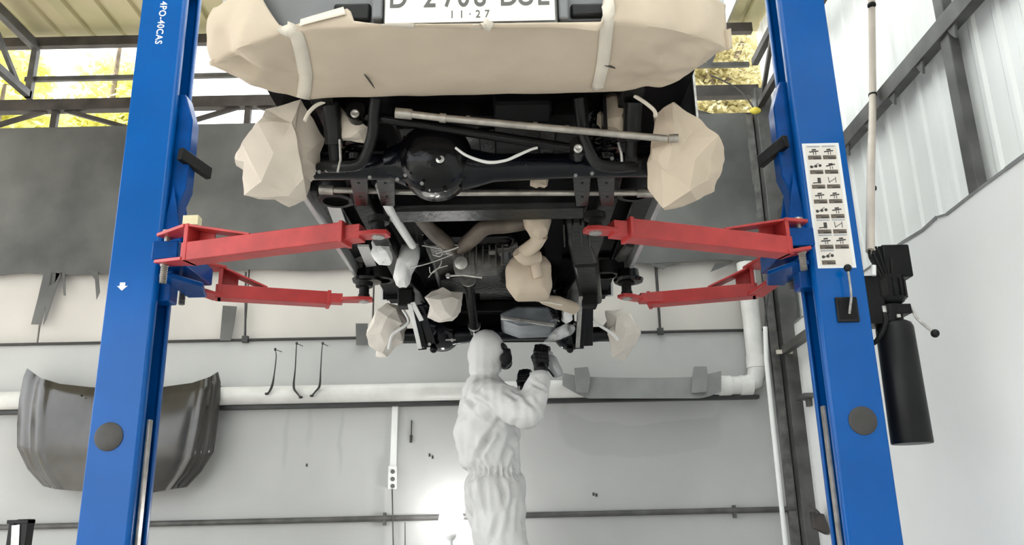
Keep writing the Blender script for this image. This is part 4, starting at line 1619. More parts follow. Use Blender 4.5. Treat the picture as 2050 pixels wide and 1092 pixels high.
def wrap_fn(u, v):
    p = wrap_raw(u, v)
    x = p.x - CX
    edge = max(0.0, (abs(x + 0.02) - 0.40) / 0.33)
    amp = 0.008 + 0.17 * min(edge, 1.0)
    n = V((0, -0.75, -0.65)) + V((0.5 * (1 if x > 0 else -1) * min(edge, 1), 0, 0))
    if v > 0.4:
        n = V((0, -0.15, -1))
    amp *= math.sin(PI * min(max(v, 0.0), 1.0)) ** 0.5 if 0 < v < 1 else 0
    return p + n.normalized() * (f_big(p) * amp * 1.6 + f_small(p) * (0.006 + 0.045 * min(edge, 1)))


b = nb()
sheet(b, wrap_fn, 150, 46)
bw = obj('bumper_masking_paper', b, 'paper', sharp=50)
sol = bw.modifiers.new('thickness', 'SOLIDIFY')
sol.thickness = 0.002
tag(bw, 'wide sheet of beige masking paper wrapped around the rear bumper', 'masking paper', 'masking paper on the car')


def tape_on_wrap(pts_, w, name='tape_strip', off=0.0025):
    """tape following the paper: pts_ in sheet coordinates"""
    bm = nb()
    n = 16
    rows = []
    for i in range(n + 1):
        t = i / n * (len(pts_) - 1)
        k = min(int(t), len(pts_) - 2)
        u = pts_[k][0] + (pts_[k + 1][0] - pts_[k][0]) * (t - k)
        v = pts_[k][1] + (pts_[k + 1][1] - pts_[k][1]) * (t - k)
        du, dv = pts_[k + 1][0] - pts_[k][0], (pts_[k + 1][1] - pts_[k][1])
        P = wrap_fn(u, v)
        e = 0.004
        Pu = (wrap_fn(min(u + e, 1), v) - P)
        Pv = (wrap_fn(u, min(v + e, 1)) - P)
        nn = Pu.cross(Pv).normalized()
        if nn.dot(CAM - P) < 0:
            nn = -nn
        d = (wrap_fn(min(max(u + du * 0.02, 0), 1), min(max(v + dv * 0.02, 0), 1)) - P).normalized()
        s = d.cross(nn).normalized()
        rows.append([bm.verts.new(P + nn * off + s * (w / 2 * q)) for q in (-1, 0, 1)])
    for a, c in zip(rows, rows[1:]):
        for k in range(2):
            bm.faces.new((a[k], a[k + 1], c[k + 1], c[k]))
    o = obj(name, bm, 'tape', bw, sharp=60)
    s_ = o.modifiers.new('thickness', 'SOLIDIFY')
    s_.thickness = 0.0012
    return o


def u_of(px, py=60, Y=1.97):
    return (at(px, py, Y=Y).x - CX + 0.765) / 1.51


tape_on_wrap([(u_of(1222), 0.02), (u_of(1216), 0.32), (u_of(1208, 120, 2.15) + 0.0, 0.62), (u_of(1190, 185, 2.40), 0.97)], 0.036)
tape_on_wrap([(u_of(562), 0.10), (u_of(590), 0.35), (u_of(612, 130, 2.2), 0.66), (u_of(608, 185, 2.40), 0.94)], 0.04)
tape_on_wrap([(u_of(765), 0.08), (u_of(830), 0.06)], 0.022)
tape_on_wrap([(u_of(985), 0.03), (u_of(950), 0.34)], 0.03)
tape_on_wrap([(u_of(600), 0.10), (u_of(690), 0.06)], 0.035)
# small torn slits in the paper, dark openings with raised lips
for k, (px0, py0, px1, py1) in enumerate(((729, 150, 750, 178), (1210, 132, 1232, 138))):
    bm = nb()
    P, Q = at(px0, py0, Z=1.983), at(px1, py1, Z=1.983)
    d = (Q - P)
    s = d.cross(V((0, 0, 1))).normalized()
    n = 6
    prism(bm, [P, P.lerp(Q, 0.3) + s * 0.004, P.lerp(Q, 0.7) + s * 0.003, Q, P.lerp(Q, 0.7) - s * 0.001, P.lerp(Q, 0.3) - s * 0.001], (0, 0, 0.004))
    obj('tear', bm, 'cap_grey', bw)

# wheel bags
def wheel_bag(name, pts_, Y, depth, seed, label, amp, material='paper', tapes=(), mats=None):
    bm = nb()
    po = [at(px, py, Y=Y) for px, py in pts_]
    pc_ = sum(po, V()) / len(po)
    ico_bag(bm, [pc_ + (p - pc_) * 1.09 for p in po], depth, seed)
    rq = random.Random(seed)
    bm.normal_update()
    for v in list(bm.verts):
        v.co += v.normal * rq.uniform(-0.9, 0.30) * amp + V((rq.uniform(-1, 1), rq.uniform(-1, 1), rq.uniform(-1, 1))) * amp * 0.45
    bmesh.ops.subdivide_edges(bm, edges=bm.edges, cuts=1, use_grid_fill=True, smooth=0.0)
    bm.normal_update()
    for v in list(bm.verts):
        v.co += v.normal * rq.uniform(-1, 1) * amp * 0.11
    bmesh.ops.subdivide_edges(bm, edges=bm.edges, cuts=2, use_grid_fill=True, smooth=0.0)
    crumple(bm, amp * 0.22, 9.0, seed + 40)
    o = obj(name, bm, material, sharp=14)
    tag(o, label, 'masking paper', 'masking paper on the car')
    for tp, w in tapes:
        b2 = nb()
        P = [at(px, py, Y=Y - dy) for px, py, dy in tp]
        sp = smooth_path(P, 5)
        rows = []
        for i, p in enumerate(sp):
            d = (sp[min(i + 1, len(sp) - 1)] - sp[max(i - 1, 0)]).normalized()
            s = d.cross(V((0, -1, 0))).normalized()
            rows.append([b2.verts.new(p - s * w / 2), b2.verts.new(p + s * w / 2)])
        for a, c in zip(rows, rows[1:]):
            b2.faces.new((a[0], a[1], c[1], c[0]))
        q = obj('tape_strip', b2, 'tape', o)
        s_ = q.modifiers.new('thickness', 'SOLIDIFY')
        s_.thickness = 0.0015
    return o


wheel_bag('wheel_masking_bag', [(578, 228), (550, 232), (526, 247), (500, 287), (481, 323), (490, 345), (500, 362), (505, 390), (539, 414), (568, 422), (585, 410), (595, 383), (627, 353), (634, 318), (632, 290), (620, 245), (600, 232)], 2.55, 0.15, 31, 'crumpled beige paper bag over the left rear hub', 0.050, 'paper_pale')
wheel_bag('wheel_masking_bag', [(1318, 222), (1350, 222), (1380, 232), (1402, 258), (1438, 318), (1434, 345), (1398, 396), (1364, 420), (1342, 420), (1322, 400), (1296, 358), (1293, 330), (1305, 290), (1296, 262), (1300, 235)], 2.55, 0.15, 37, 'crumpled beige paper bag over the right rear hub', 0.045, 'paper')
wheel_bag('wheel_masking_bag', [(770, 614), (756, 622), (741, 642), (736, 668), (741, 694), (752, 706), (764, 727), (784, 712), (792, 690), (806, 672), (814, 655), (810, 634), (792, 622)], 4.80, 0.14, 43, 'crumpled pale paper bag over the left front hub', 0.040, 'paper_white')
wheel_bag('wheel_masking_bag', [(1246, 616), (1262, 620), (1269, 645), (1272, 680), (1262, 702), (1246, 724), (1232, 712), (1226, 694), (1218, 675), (1210, 655), (1212, 636), (1226, 620)], 4.80, 0.14, 47, 'crumpled pale paper bag over the right front hub', 0.040, 'paper_white')
# ties holding the rear bags
for pts_, lab in (([(650, 203), (632, 212), (618, 226), (610, 242)], 'white tie string of the left rear paper bag'), ([(1270, 192), (1292, 206), (1310, 222), (1312, 234)], 'white tie string of the right rear paper bag')):
    b = nb()
    tube(b, [at(px, py, Y=2.42) for px, py in pts_], 0.0065, 8, sm=5)
    tag(obj('tie_string', b, 'tape'), lab, 'string', 'strings on the paper bags')
# paper round the springs
wheel_bag('spring_masking_paper', [(686, 203), (696, 203), (694, 232), (708, 252), (724, 252), (742, 244), (738, 282), (708, 280), (684, 288), (676, 270), (682, 235)], 2.52, 0.03, 53, 'pale paper scrap around the left rear spring seat', 0.012, 'paper_pale')
wheel_bag('spring_masking_paper', [(1206, 194), (1250, 194), (1251, 230), (1250, 262), (1225, 266), (1198, 258), (1204, 225)], 2.53, 0.03, 57, 'beige paper scrap behind the steel rod near the right spring', 0.014, 'paper')
wheel_bag('spring_masking_paper', [(1066, 350), (1100, 350), (1094, 374), (1062, 376)], 2.95, 0.02, 58, 'small square of beige paper above the cross tube', 0.006, 'paper')
# exhaust wrapped in paper
ex = thing('exhaust_masking_paper', at(1058, 600, Y=3.75), 'beige paper wrapped around the exhaust pipe and silencer', 'masking paper', 'masking paper on the car')
b = nb()
bag(b, [at(px, py, Y=3.40) for px, py in ((1045, 428), (1075, 424), (1098, 423), (1103, 445), (1096, 470), (1080, 480), (1064, 474), (1050, 452))], 0.07, nv=22, nu=50)
crumple(b, 0.008, 12, 61)
obj('pipe_hood', b, 'paper', ex, sharp=30)
b = nb()
tube(b, [at(1082, 470, Y=3.42), at(1070, 490, Y=3.46), at(1046, 505, Y=3.50)], [0.034, 0.032, 0.030], 16, sm=4)
tube(b, [at(1036, 504, Y=3.49), at(1052, 516, Y=3.52), at(1078, 514, Y=3.55)], [0.026, 0.036, 0.030], 16, sm=4)
tube(b, [at(1072, 512, Y=3.55), at(1073, 535, Y=3.56), at(1078, 556, Y=3.57)], [0.022, 0.022, 0.022], 16, sm=4)
crumple(b, 0.004, 16, 62)
obj('pipe_sleeve', b, 'paper', ex, sharp=30)
b = nb()
bag(b, [at(px, py, Y=3.68) for px, py in ((1022, 522), (1050, 514), (1090, 518), (1104, 535), (1105, 575), (1098, 598), (1072, 601), (1032, 601), (1013, 574), (1012, 540))], 0.10, nv=24, nu=60)
crumple(b, 0.008, 9, 63)
obj('silencer_wrap', b, 'paper', ex, sharp=30)
b = nb()
tube(b, [at(1085, 600, Y=3.85), at(1115, 606, Y=3.95), at(1150, 618, Y=4.05)], [0.020, 0.034, 0.030], 14, sm=4)
crumple(b, 0.005, 14, 64)
obj('tail_sleeve', b, 'paper', ex, sharp=30)
b = nb()
tube(b, [at(1096, 597, Y=3.80), at(1070, 602, Y=3.82), at(1100, 606, Y=3.82), at(1125, 611, Y=3.84)], 0.006, 6)
obj('tape_strip', b, 'tape', ex)
# gearbox box in paper
wheel_bag('gearbox_masking_paper', [(850, 586), (886, 582), (922, 584), (925, 606), (918, 628), (902, 640), (880, 646), (862, 636), (856, 612)], 4.25, 0.11, 67, 'paper-wrapped housing left of the propeller shaft', 0.02, 'paper_white')
wheel_bag('gearbox_masking_paper', [(1124, 618), (1146, 616), (1146, 640), (1134, 648), (1124, 640)], 4.45, 0.05, 69, 'small white paper scrap right of the oil pan', 0.008, 'white_film_and_lit')
wheel_bag('pad_masking_film', [(742, 484), (772, 482), (784, 508), (788, 528), (760, 530), (748, 520)], 3.62, 0.04, 71, 'white film behind the left near lifting pad', 0.012, 'white_film_and_lit')

# ================================================================== THINGS ON AND BY THE REAR WALL
# dark sheet hung over the boards
zs1 = at(600, 251, Y=WY).z
def tarp_fn(u, v):
    x = -6.8 + (xf - (-6.8) - 0.0) * u
    pt = 1025 + x * 255
    zb = at(400, 543, Y=WY - 0.05).z - 0.010 * math.sin(x * 7) - 0.012 * noise.noise(V((x * 3, 0, 1)))
    z = zs1 + 0.01 + (zb - zs1 - 0.01) * v
    return V((x, WY - 0.035 - 0.02 * noise.noise(V((x * 1.3, z * 1.3, 4))) * v - 0.012 * abs(math.sin(x * 2.2)) * v, z))


b = nb()
sheet(b, tarp_fn, 90, 16, (0, 0.006, 0))
tarp = tag(obj('dark_wall_sheet', b, 'tarp'), 'dark grey sheet covering the upper rear wall', 'sheet')
rr = random.Random(9)
for pts_ in ([(88, 545), (122, 545), (98, 588), (82, 650), (62, 650), (75, 600)], [(102, 545), (122, 548), (92, 640), (86, 651)], [(124, 545), (130, 548), (131, 592), (127, 592)], [(175, 540), (196, 545), (200, 585), (193, 600), (190, 560)], [(446, 612), (474, 614), (468, 655), (462, 682), (440, 682)], [(712, 648), (736, 648), (736, 691), (713, 691)], [(1294, 528), (1364, 528), (1334, 535), (1328, 540)], [(1432, 528), (1470, 526), (1440, 538), (1422, 545)]):
    b = nb()
    prism(b, [at(px, py, Y=WY - 0.045) for px, py in pts_], (0, 0.005, 0))
    obj('torn_strip', b, 'tarp', tarp)

# drain pipe
zpipe = at(620, 790, Y=WY - 0.08).z
xr = at(1520, 782, Y=WY - 0.08).x
b = nb()
pr = 0.068
pts = [V((-6.8, WY - 0.08, zpipe)), V((xr - 0.12, WY - 0.08, zpipe)), V((xr - 0.03, WY - 0.08, zpipe + 0.03)), V((xr, WY - 0.08, zpipe + 0.12)), V((xr - 0.005, WY - 0.08, 2.6))]
tube(b, pts, pr, 20)
dp = tag(obj('drain_pipe', b, 'pvc'), 'pale grey plastic drain pipe along the rear wall turning up at the corner', 'pipe')
for p, d in ((V((xr - 0.30, WY - 0.08, zpipe)), (1, 0, 0)), (V((xr - 0.14, WY - 0.08, zpipe)), (1, 0, 0)), (V((xr, WY - 0.08, zpipe + 0.13)), (0, 0, 1)), (V((-2.6, WY - 0.08, zpipe)), (1, 0, 0)), (V((-0.2, WY - 0.08, zpipe)), (1, 0, 0))):
    b = nb()
    lathe(b, p, d, [(0, pr), (0, pr + 0.006), (0.09, pr + 0.006), (0.09, pr)], 20)
    obj('pipe_socket', b, 'pvc', dp)
b = nb()
box(b, ((-6.8 + xr) / 2, WY - 0.035, zpipe - pr - 0.016), (xr + 6.8, 0.07, 0.026))  # dark strip stands in for the ledge shadow below the pipe
tag(obj('trim_13', b, 'wiper'), 'dark angle rail under the drain pipe, added for its shadow strip', 'rail', kind='structure')
# thin white conduit in the corner
b = nb()
tube(b, [at(1532, 655, Y=WY - 0.172), at(1534, 720, Y=WY - 0.172), at(1548, 860, Y=WY - 0.172), at(1577, 1130, Y=WY - 0.172)], 0.017, 10)
tag(obj('corner_conduit', b, 'white_plastic'), 'thin white conduit running down beside the corner column', 'conduit')
b = nb()
tube(b, [at(1531, 660, Y=WY - 0.172), at(1534, 620, Y=WY - 0.16), at(1542, 570, Y=WY - 0.14)], 0.006, 6, sm=3)
tag(obj('loose_cable', b, 'wiper'), 'thin dark cable above the white corner conduit', 'cable')
# brackets on the column
for (px, py, w_, h_, lab, mt_) in ((1612, 795, 0.16, 0.03, 'small dark steel bracket on the side wall at pipe height', 'girder_grey'),):
    b = nb()
    p = at(px, py, X=WX - 0.04)
    box(b, p, (0.08, 0.20, 0.03))
    box(b, p + V((0.02, 0, -0.04)), (0.03, 0.05, 0.06))
    tag(obj('wall_bracket', b, mt_, bevel=0.003), lab, 'bracket')
b = nb()
pts_ = [(1626, 1025), (1650, 1030), (1662, 1066), (1658, 1072), (1630, 1058)]
prism(b, [at(px, py, Y=5.95) for px, py in pts_], (0.0, 0.06, 0))
bar(b, at(1622, 1012, Y=5.98), at(1640, 1030, Y=5.95), 0.03, 0.02)
tag(obj('steel_gusset', b, 'girder', bevel=0.004), 'dark rusty steel gusset low on the corner column', 'bracket')
b = nb()
p = at(1570, 705, Y=WY - 0.13)
box(b, p, (0.12, 0.02, 0.03))
tag(obj('pipe_strap', b, 'tape'), 'pale strap tied round the corner column below the brace', 'strap')

# car bonnet leaning on the wall
Lc = [(54, 738), (47, 754), (38, 800), (34, 850), (34, 896), (55, 940), (86, 974)]
Rc = [(436, 745), (441, 765), (440, 800), (434, 855), (427, 905), (402, 945), (373, 976)]
Tc = [(54, 738), (80, 757), (120, 769), (183, 776), (250, 778), (320, 776), (385, 767), (420, 755), (436, 745)]
Bc = [(86, 974), (110, 980), (154, 984), (205, 987), (260, 988), (305, 987), (345, 980), (373, 976)]


def curve(c, t):
    t = min(max(t, 0), 1) * (len(c) - 1)
    k = min(int(t), len(c) - 2)
    f = t - k
    return V((c[k][0] + (c[k + 1][0] - c[k][0]) * f, c[k][1] + (c[k + 1][1] - c[k][1]) * f))


def hood_px(u, v):
    T, B_, L_, R_ = curve(Tc, u), curve(Bc, u), curve(Lc, v), curve(Rc, v)
    c00, c10, c01, c11 = V(Tc[0]), V(Tc[-1]), V(Bc[0]), V(Bc[-1])
    return (1 - v) * T + v * B_ + (1 - u) * L_ + u * R_ - ((1 - u) * (1 - v) * c00 + u * (1 - v) * c10 + (1 - u) * v * c01 + u * v * c11)


def hood_fn(u, v):
    p = hood_px(u, v)
    w = 2 * u - 1
    bul = 0.16 * (1 - w * w) * (0.35 + 0.65 * math.sin(PI * min(v * 0.8 + 0.1, 1)))
    crease = 0.022 * (math.exp(-((abs(w) - 0.68) / 0.05) ** 2) - math.exp(-((abs(w) - 0.82) / 0.06) ** 2))
    edge = -0.05 * max(0, abs(w) - 0.85) / 0.15
    return at(p.x, p.y, Y=WY - 0.20 - bul - crease - edge * 0.5)


b = nb()
sheet(b, hood_fn, 64, 36, (0, 0.012, 0))
hd_ = tag(obj('car_bonnet', b, 'hood_grey', sharp=50), 'dark grey metallic car bonnet hung on the rear wall behind the left column', 'car bonnet')
b = nb()
for px, py in ((166, 784), (167, 792)):
    lathe(b, at(164, 793, Y=WY - 0.345), (0, -1, 0), [(0, 0.006), (0.006, 0.006)], 8)
obj('washer_jet', b, 'dark_plastic', hd_)
for px in (66, 424):
    b = nb()
    p = at(px, 775, Y=WY - 0.19)
    tube(b, [p, V((p.x, WY - 0.01, p.z + 0.03))], 0.008, 6)
    obj('hanger', b, 'wiper', hd_)

# wiper arms
for k, (pts_, lab) in enumerate((([(551, 700), (553, 715), (549, 750), (545, 772), (539, 785), (534, 789)], 'shortest dark wiper arm, left of the three on the pipe'), ([(594, 688), (593, 700), (591, 740), (588, 775), (595, 788), (602, 796)], 'dark wiper arm hooked to the right, middle of the three'), ([(646, 688), (644, 705), (642, 740), (640, 772), (632, 784), (624, 793)], 'dark wiper arm hooked to the left, right of the three'))):
    b = nb()
    YW = WY - 0.17
    P = [at(px, py, Y=YW) for px, py in pts_]
    tube(b, P, [0.006, 0.007, 0.009, 0.017, 0.013, 0.010], 8, sm=4, flat=(1, 0.5))
    ball(b, P[-1], (0.016, 0.012, 0.010))
    ball(b, P[0], (0.010, 0.008, 0.012))
    tube(b, [P[0], V((P[0].x, WY, P[0].z + 0.015))], 0.003, 6)
    tag(obj('wiper_arm', b, 'wiper'), lab, 'wiper arm', 'wiper arms hung by the pipe')

# grey bumper lip resting on the drain pipe
def lip_fn(u, v):
    px = 1126 + (1444 - 1126) * u
    topy = 753 + 4 * math.sin(PI * u) - 10 * max(0, (u - 0.82) / 0.18) ** 1.2 - 6 * max(0, (0.12 - u) / 0.12)
    boty = 798 - 14 * max(0, (u - 0.86) / 0.14) ** 1.5 - 26 * max(0, (0.16 - u) / 0.16) ** 1.2
    py = topy + (boty - topy) * v
    w = 2 * u - 1
    return at(px, py, Y=WY - 0.165 - 0.07 * (1 - w * w) - 0.02 * v)


b = nb()
sheet(b, lip_fn, 48, 8, (0, 0.012, 0))
lip = tag(obj('bumper_lip', b, 'lip_grey', sharp=50), 'grey curved bumper lip lying on the drain pipe right of the worker', 'car panel')
for pts_ in ([(1150, 737), (1177, 735), (1182, 756), (1178, 788), (1154, 785)], [(1390, 734), (1415, 734), (1417, 752), (1415, 785), (1384, 788)]):
    b = nb()
    prism(b, [at(px, py, Y=WY - 0.235) for px, py in pts_], (0, 0.03, 0))
    obj('mounting_tab', b, 'lip_grey', lip, bevel=0.002)

# socket strip with its duct and cable
b = nb()
bar(b, at(792, 806, Y=WY - 0.015), at(787, 938, Y=WY - 0.015), 0.045, 0.03, up=(0, -1, 0))
box(b, at(793, 806, Y=WY - 0.02), (0.075, 0.035, 0.022))
so = tag(obj('power_socket', b, 'white_plastic', bevel=0.004), 'white cable duct ending in a double socket box on the rear wall', 'socket')
b = nb()
box(b, at(786, 957, Y=WY - 0.025), (0.060, 0.05, 0.165))
sb_ = obj('socket_box', b, 'white_plastic', so, bevel=0.006)
for py in (945, 960, 974):
    b = nb()
    lathe(b, at(786, py, Y=WY - 0.052), (0, -1, 0), [(0, 0.016), (0.003, 0.016), (0.003, 0.012), (0.001, 0.012)], 14)
    obj('outlet', b, 'cast', sb_)
b = nb()
tube(b, [at(785, 980, Y=WY - 0.05), at(786, 1020, Y=WY - 0.05), at(788, 1130, Y=WY - 0.05)], 0.0055, 6, sm=3)
obj('cable', b, 'wiper', so)
b = nb()
tube(b, [at(811, 1046, Y=WY - 0.04), at(811, 1130, Y=WY - 0.04)], 0.004, 6)
tag(obj('hanging_cable', b, 'wiper'), 'thin cable hanging right of the socket below the low bar', 'cable')
b = nb()
tube(b, [at(824, 842, Y=WY - 0.012), at(823, 872, Y=WY - 0.012)], 0.005, 6)
tube(b, [at(823, 872, Y=WY - 0.014), at(822, 887, Y=WY - 0.014)], [0.012, 0.008], 8)
tag(obj('screwdriver', b, 'wiper'), 'small dark screwdriver hanging on the wall right of the socket duct', 'tool')
# nail holes / chips
b = nb()
for px, py in ((860, 912), (1194, 992), (1188, 990), (614, 932), (866, 916)):
    box(b, at(px, py, Y=WY - 0.002), (0.012, 0.006, 0.022))
each('nail', b, 'wiper', wb)

# lit work lamp behind the worker
lp = at(903, 1040, Y=6.02)
lampT = thing('work_lamp', (lp.x, 6.02, 0), 'glaring white globe work lamp on a stand behind the worker', 'lamp')
b = nb()
ball(b, lp, 0.085, 24, 16)
obj('lit_globe', b, 'lamp_on', lampT)
b = nb()
lathe(b, lp - V((0, 0, 0.14)), (0, 0, 1), [(0, 0.02), (0.02, 0.035), (0.065, 0.04), (0.07, 0.03)], 18)
obj('socket', b, 'white_plastic', lampT)
b = nb()
tube(b, [(lp.x, 6.02, 0.02), (lp.x, 6.02, lp.z - 0.13)], 0.012, 10)
lathe(b, (lp.x, 6.02, 0), (0, 0, 1), [(0, 0.15), (0.015, 0.15), (0.02, 0.02)], 24)
obj('stand', b, 'white_plastic', lampT)

# dark upright rack at lower left
YS = 5.5
rk = thing('steel_rack', (at(40, 1060, Y=YS).x, YS, 0), 'black steel upright with a bright slot at the lower left corner', 'rack')
p0, p1 = at(22, 1042, Y=YS), at(64, 1040, Y=YS)
b = nb()
box(b, (p0.x + 0.03, YS, p0.z / 2), (0.035, 0.08, p0.z))
box(b, (p1.x - 0.035, YS, p1.z / 2), (0.07, 0.08, p1.z))
box(b, ((p0.x + p1.x) / 2, YS, p0.z - 0.012), (p1.x - p0.x, 0.09, 0.024))
box(b, ((p0.x + p1.x) / 2, YS, 0.01), (p1.x - p0.x + 0.2, 0.4, 0.02))
obj('frame', b, 'dark_plastic', rk, bevel=0.003)
b = nb()
bar(b, at(32, 1052, Y=YS - 0.045), at(28, 1130, Y=YS - 0.045), 0.05, 0.006, up=(0, 1, 0))
obj('slot_plate', b, 'zinc', rk)

# ================================================================== THE WORKER
WK = 4.45
pw = thing('person', (at(990, 1000, Y=WK).x, WK, 0), 'person in white hooded coverall with respirator and black gloves, spraying under the car', 'person')
G = lambda px, py, dy=0.0: at(px, py, Y=WK + dy)
hipz = 0.93
b = nb()
# head and hood
limb(b, [(G(970, 712), (0.098, 0.092, 0.105)), (G(974, 700), (0.104, 0.094, 0.114)), (G(982, 704), (0.090, 0.090, 0.098))])
limb(b, [(G(971, 735), (0.092, 0.085, 0.07)), (G(968, 765), (0.085, 0.085, 0.06)), (G(972, 790), (0.115, 0.15, 0.07))])
# torso
limb(b, [(G(972, 785), (0.105, 0.17, 0.07)), (G(972, 812), (0.135, 0.19, 0.09)), (G(974, 850), (0.160, 0.185, 0.09)), (G(977, 890), (0.172, 0.18, 0.09)), (G(983, 925), (0.165, 0.175, 0.07)), (G(990, 947), (0.152, 0.165, 0.05)), (G(992, 975), (0.165, 0.18, 0.07)), (G(993, 1010), (0.168, 0.185, 0.09))], 14)
hc = G(992, 1000)
for s, fx in ((-1, 0.03), (1, -0.02)):
    hy = WK + s * 0.095
    limb(b, [((hc.x + 0.0, hy, 0.86), (0.155, 0.10, 0.10)), ((hc.x + fx * 0.6 + 0.01, hy, 0.66), (0.135, 0.105, 0.10)), ((hc.x + fx + 0.02, hy, 0.47), (0.105, 0.09, 0.08)), ((hc.x + fx, hy, 0.25), (0.09, 0.085, 0.08)), ((hc.x + fx, hy, 0.12), (0.082, 0.08, 0.05))])
# near (right) arm: shoulder, elbow towards the viewer, forearm up
shR, elR, wrR = G(985, 800, -0.17), G(1062, 826, -0.26), G(1081, 752, -0.17)
limb(b, [(shR, 0.098), (shR.lerp(elR, 0.5), 0.088), (elR, 0.080), (elR.lerp(wrR, 0.5), 0.066), (wrR, 0.050)])
# far (left) arm
shL, elL, wrL = G(985, 800, 0.17), G(1052, 842, 0.20), G(1049, 786, 0.05)
limb(b, [(shL, 0.095), (shL.lerp(elL, 0.5), 0.08), (elL, 0.070), (elL.lerp(wrL, 0.5), 0.06), (wrL, 0.045)])
WAISTZ, NECKZ = G(990, 947).z, G(970, 752).z
fw1, fw2, fw3 = crumpler(81, 5.0, 3), crumpler(82, 12.0, 4), crumpler(83, 2.6, 3)


FOLDS = [(V(at(x0, y0, Y=WK - 0.17)), V(at(x1, y1, Y=WK - 0.17)), w_, d_) for x0, y0, x1, y1, w_, d_ in (
    (924, 786, 1000, 846, 0.016, 0.022), (1000, 846, 958, 905, 0.014, 0.016), (990, 852, 948, 935, 0.012, 0.016), (1032, 850, 1004, 932, 0.014, 0.018),
    (968, 952, 972, 1030, 0.012, 0.014), (1002, 950, 1012, 1020, 0.014, 0.018), (1030, 950, 1020, 1060, 0.012, 0.012), (948, 950, 944, 1010, 0.012, 0.012),
    (940, 756, 926, 800, 0.014, 0.010), (1012, 790, 1040, 812, 0.010, 0.012), (1048, 800, 1072, 826, 0.012, 0.014), (1062, 770, 1090, 790, 0.008, 0.010),
    (930, 850, 924, 925, 0.012, 0.012), (962, 905, 968, 940, 0.010, 0.014), (1000, 1030, 985, 1085, 0.014, 0.016), (1020, 880, 1046, 930, 0.010, 0.012))]


def seg_d(p, a, c):
    e = c - a
    t = max(0.0, min(1.0, (p - a).dot(e) / e.length_squared))
    q = p - (a + e * t)
    return math.hypot(q.x, q.z), t


def suit_disp(p):
    fold = 0.0
    if p.y < WK + 0.02:
        for a, c, w_, d_ in FOLDS:
            dd, t = seg_d(p, a, c)
            if dd < w_ * 4:
                taper = math.sin(PI * min(max(t, 0.08), 0.92))
                fold += taper * d_ * (-math.exp(-(dd / w_) ** 2) + 0.55 * math.exp(-((dd - 2.0 * w_) / w_) ** 2))
    return fold + suit_base(p)


def suit_base(p):
    k = 1.0 if p.z < 1.45 else 0.35
    # gathered waist and elastic cuffs
    g = math.exp(-((p.z - WAISTZ) / 0.022) ** 2)
    hs = math.exp(-((p.z - NECKZ) / 0.012) ** 2)
    return (0.034 * fw1(p) + 0.012 * fw2(p) + 0.030 * fw3(p)) * k * 1.6 - 0.020 * g * (1 + 0.6 * math.sin(60 * math.atan2(p.y - WK, p.x - hc.x) / 2)) - 0.012 * hs


remesh_obj('coverall', b, 0.010, 'suit', pw, smooth=6, disp=suit_disp)
# face looking right: skin, eyes, nose, black respirator
hd0 = G(973, 705)
b = nb()
limb(b, [(hd0 + V((0.035, 0, 0.0)), (0.072, 0.066, 0.085)), (hd0 + V((0.045, 0, -0.04)), (0.055, 0.055, 0.06))])
limb(b, [(hd0 + V((0.112, 0, 0.01)), 0.009), (hd0 + V((0.124, 0, -0.02)), 0.013)])
remesh_obj('face', b, 0.007, 'skin', pw, smooth=3)
for s in (-1, 1):
    b = nb()
    ball(b, hd0 + V((0.096, s * 0.03, 0.014)), (0.010, 0.013, 0.010), 10, 8)
    obj('eye', b, 'white_plastic', pw)
    b = nb()
    ball(b, hd0 + V((0.104, s * 0.03, 0.014)), (0.004, 0.006, 0.006), 8, 6)
    obj('pupil', b, 'dark_plastic', pw)
b = nb()
limb(b, [(hd0 + V((0.088, -0.04, 0.016)), (0.022, 0.03, 0.026)), (hd0 + V((0.094, 0, 0.016)), (0.024, 0.03, 0.028)), (hd0 + V((0.088, 0.04, 0.016)), (0.022, 0.03, 0.026))])
remesh_obj('goggles', b, 0.006, 'dark_plastic', pw, smooth=2)
b = nb()
mk = [(1006, 696), (1022, 700), (1025, 716), (1024, 728), (1012, 740), (1004, 738)]
bag(b, [G(px, py) for px, py in mk], 0.062, nv=14, nu=36, pw=0.4)
resp = obj('respirator', b, 'dark_plastic', pw, sharp=50, label='black half-face respirator')
for s in (-1, 1):
    b = nb()
    cF = G(1010, 722) + V((0, s * 0.055, 0))
    lathe(b, cF, (0.5, s, -0.15), [(0, 0.028), (0.02, 0.033), (0.028, 0.033), (0.030, 0.02)], 18)
    obj('filter', b, 'dark_plastic', resp)


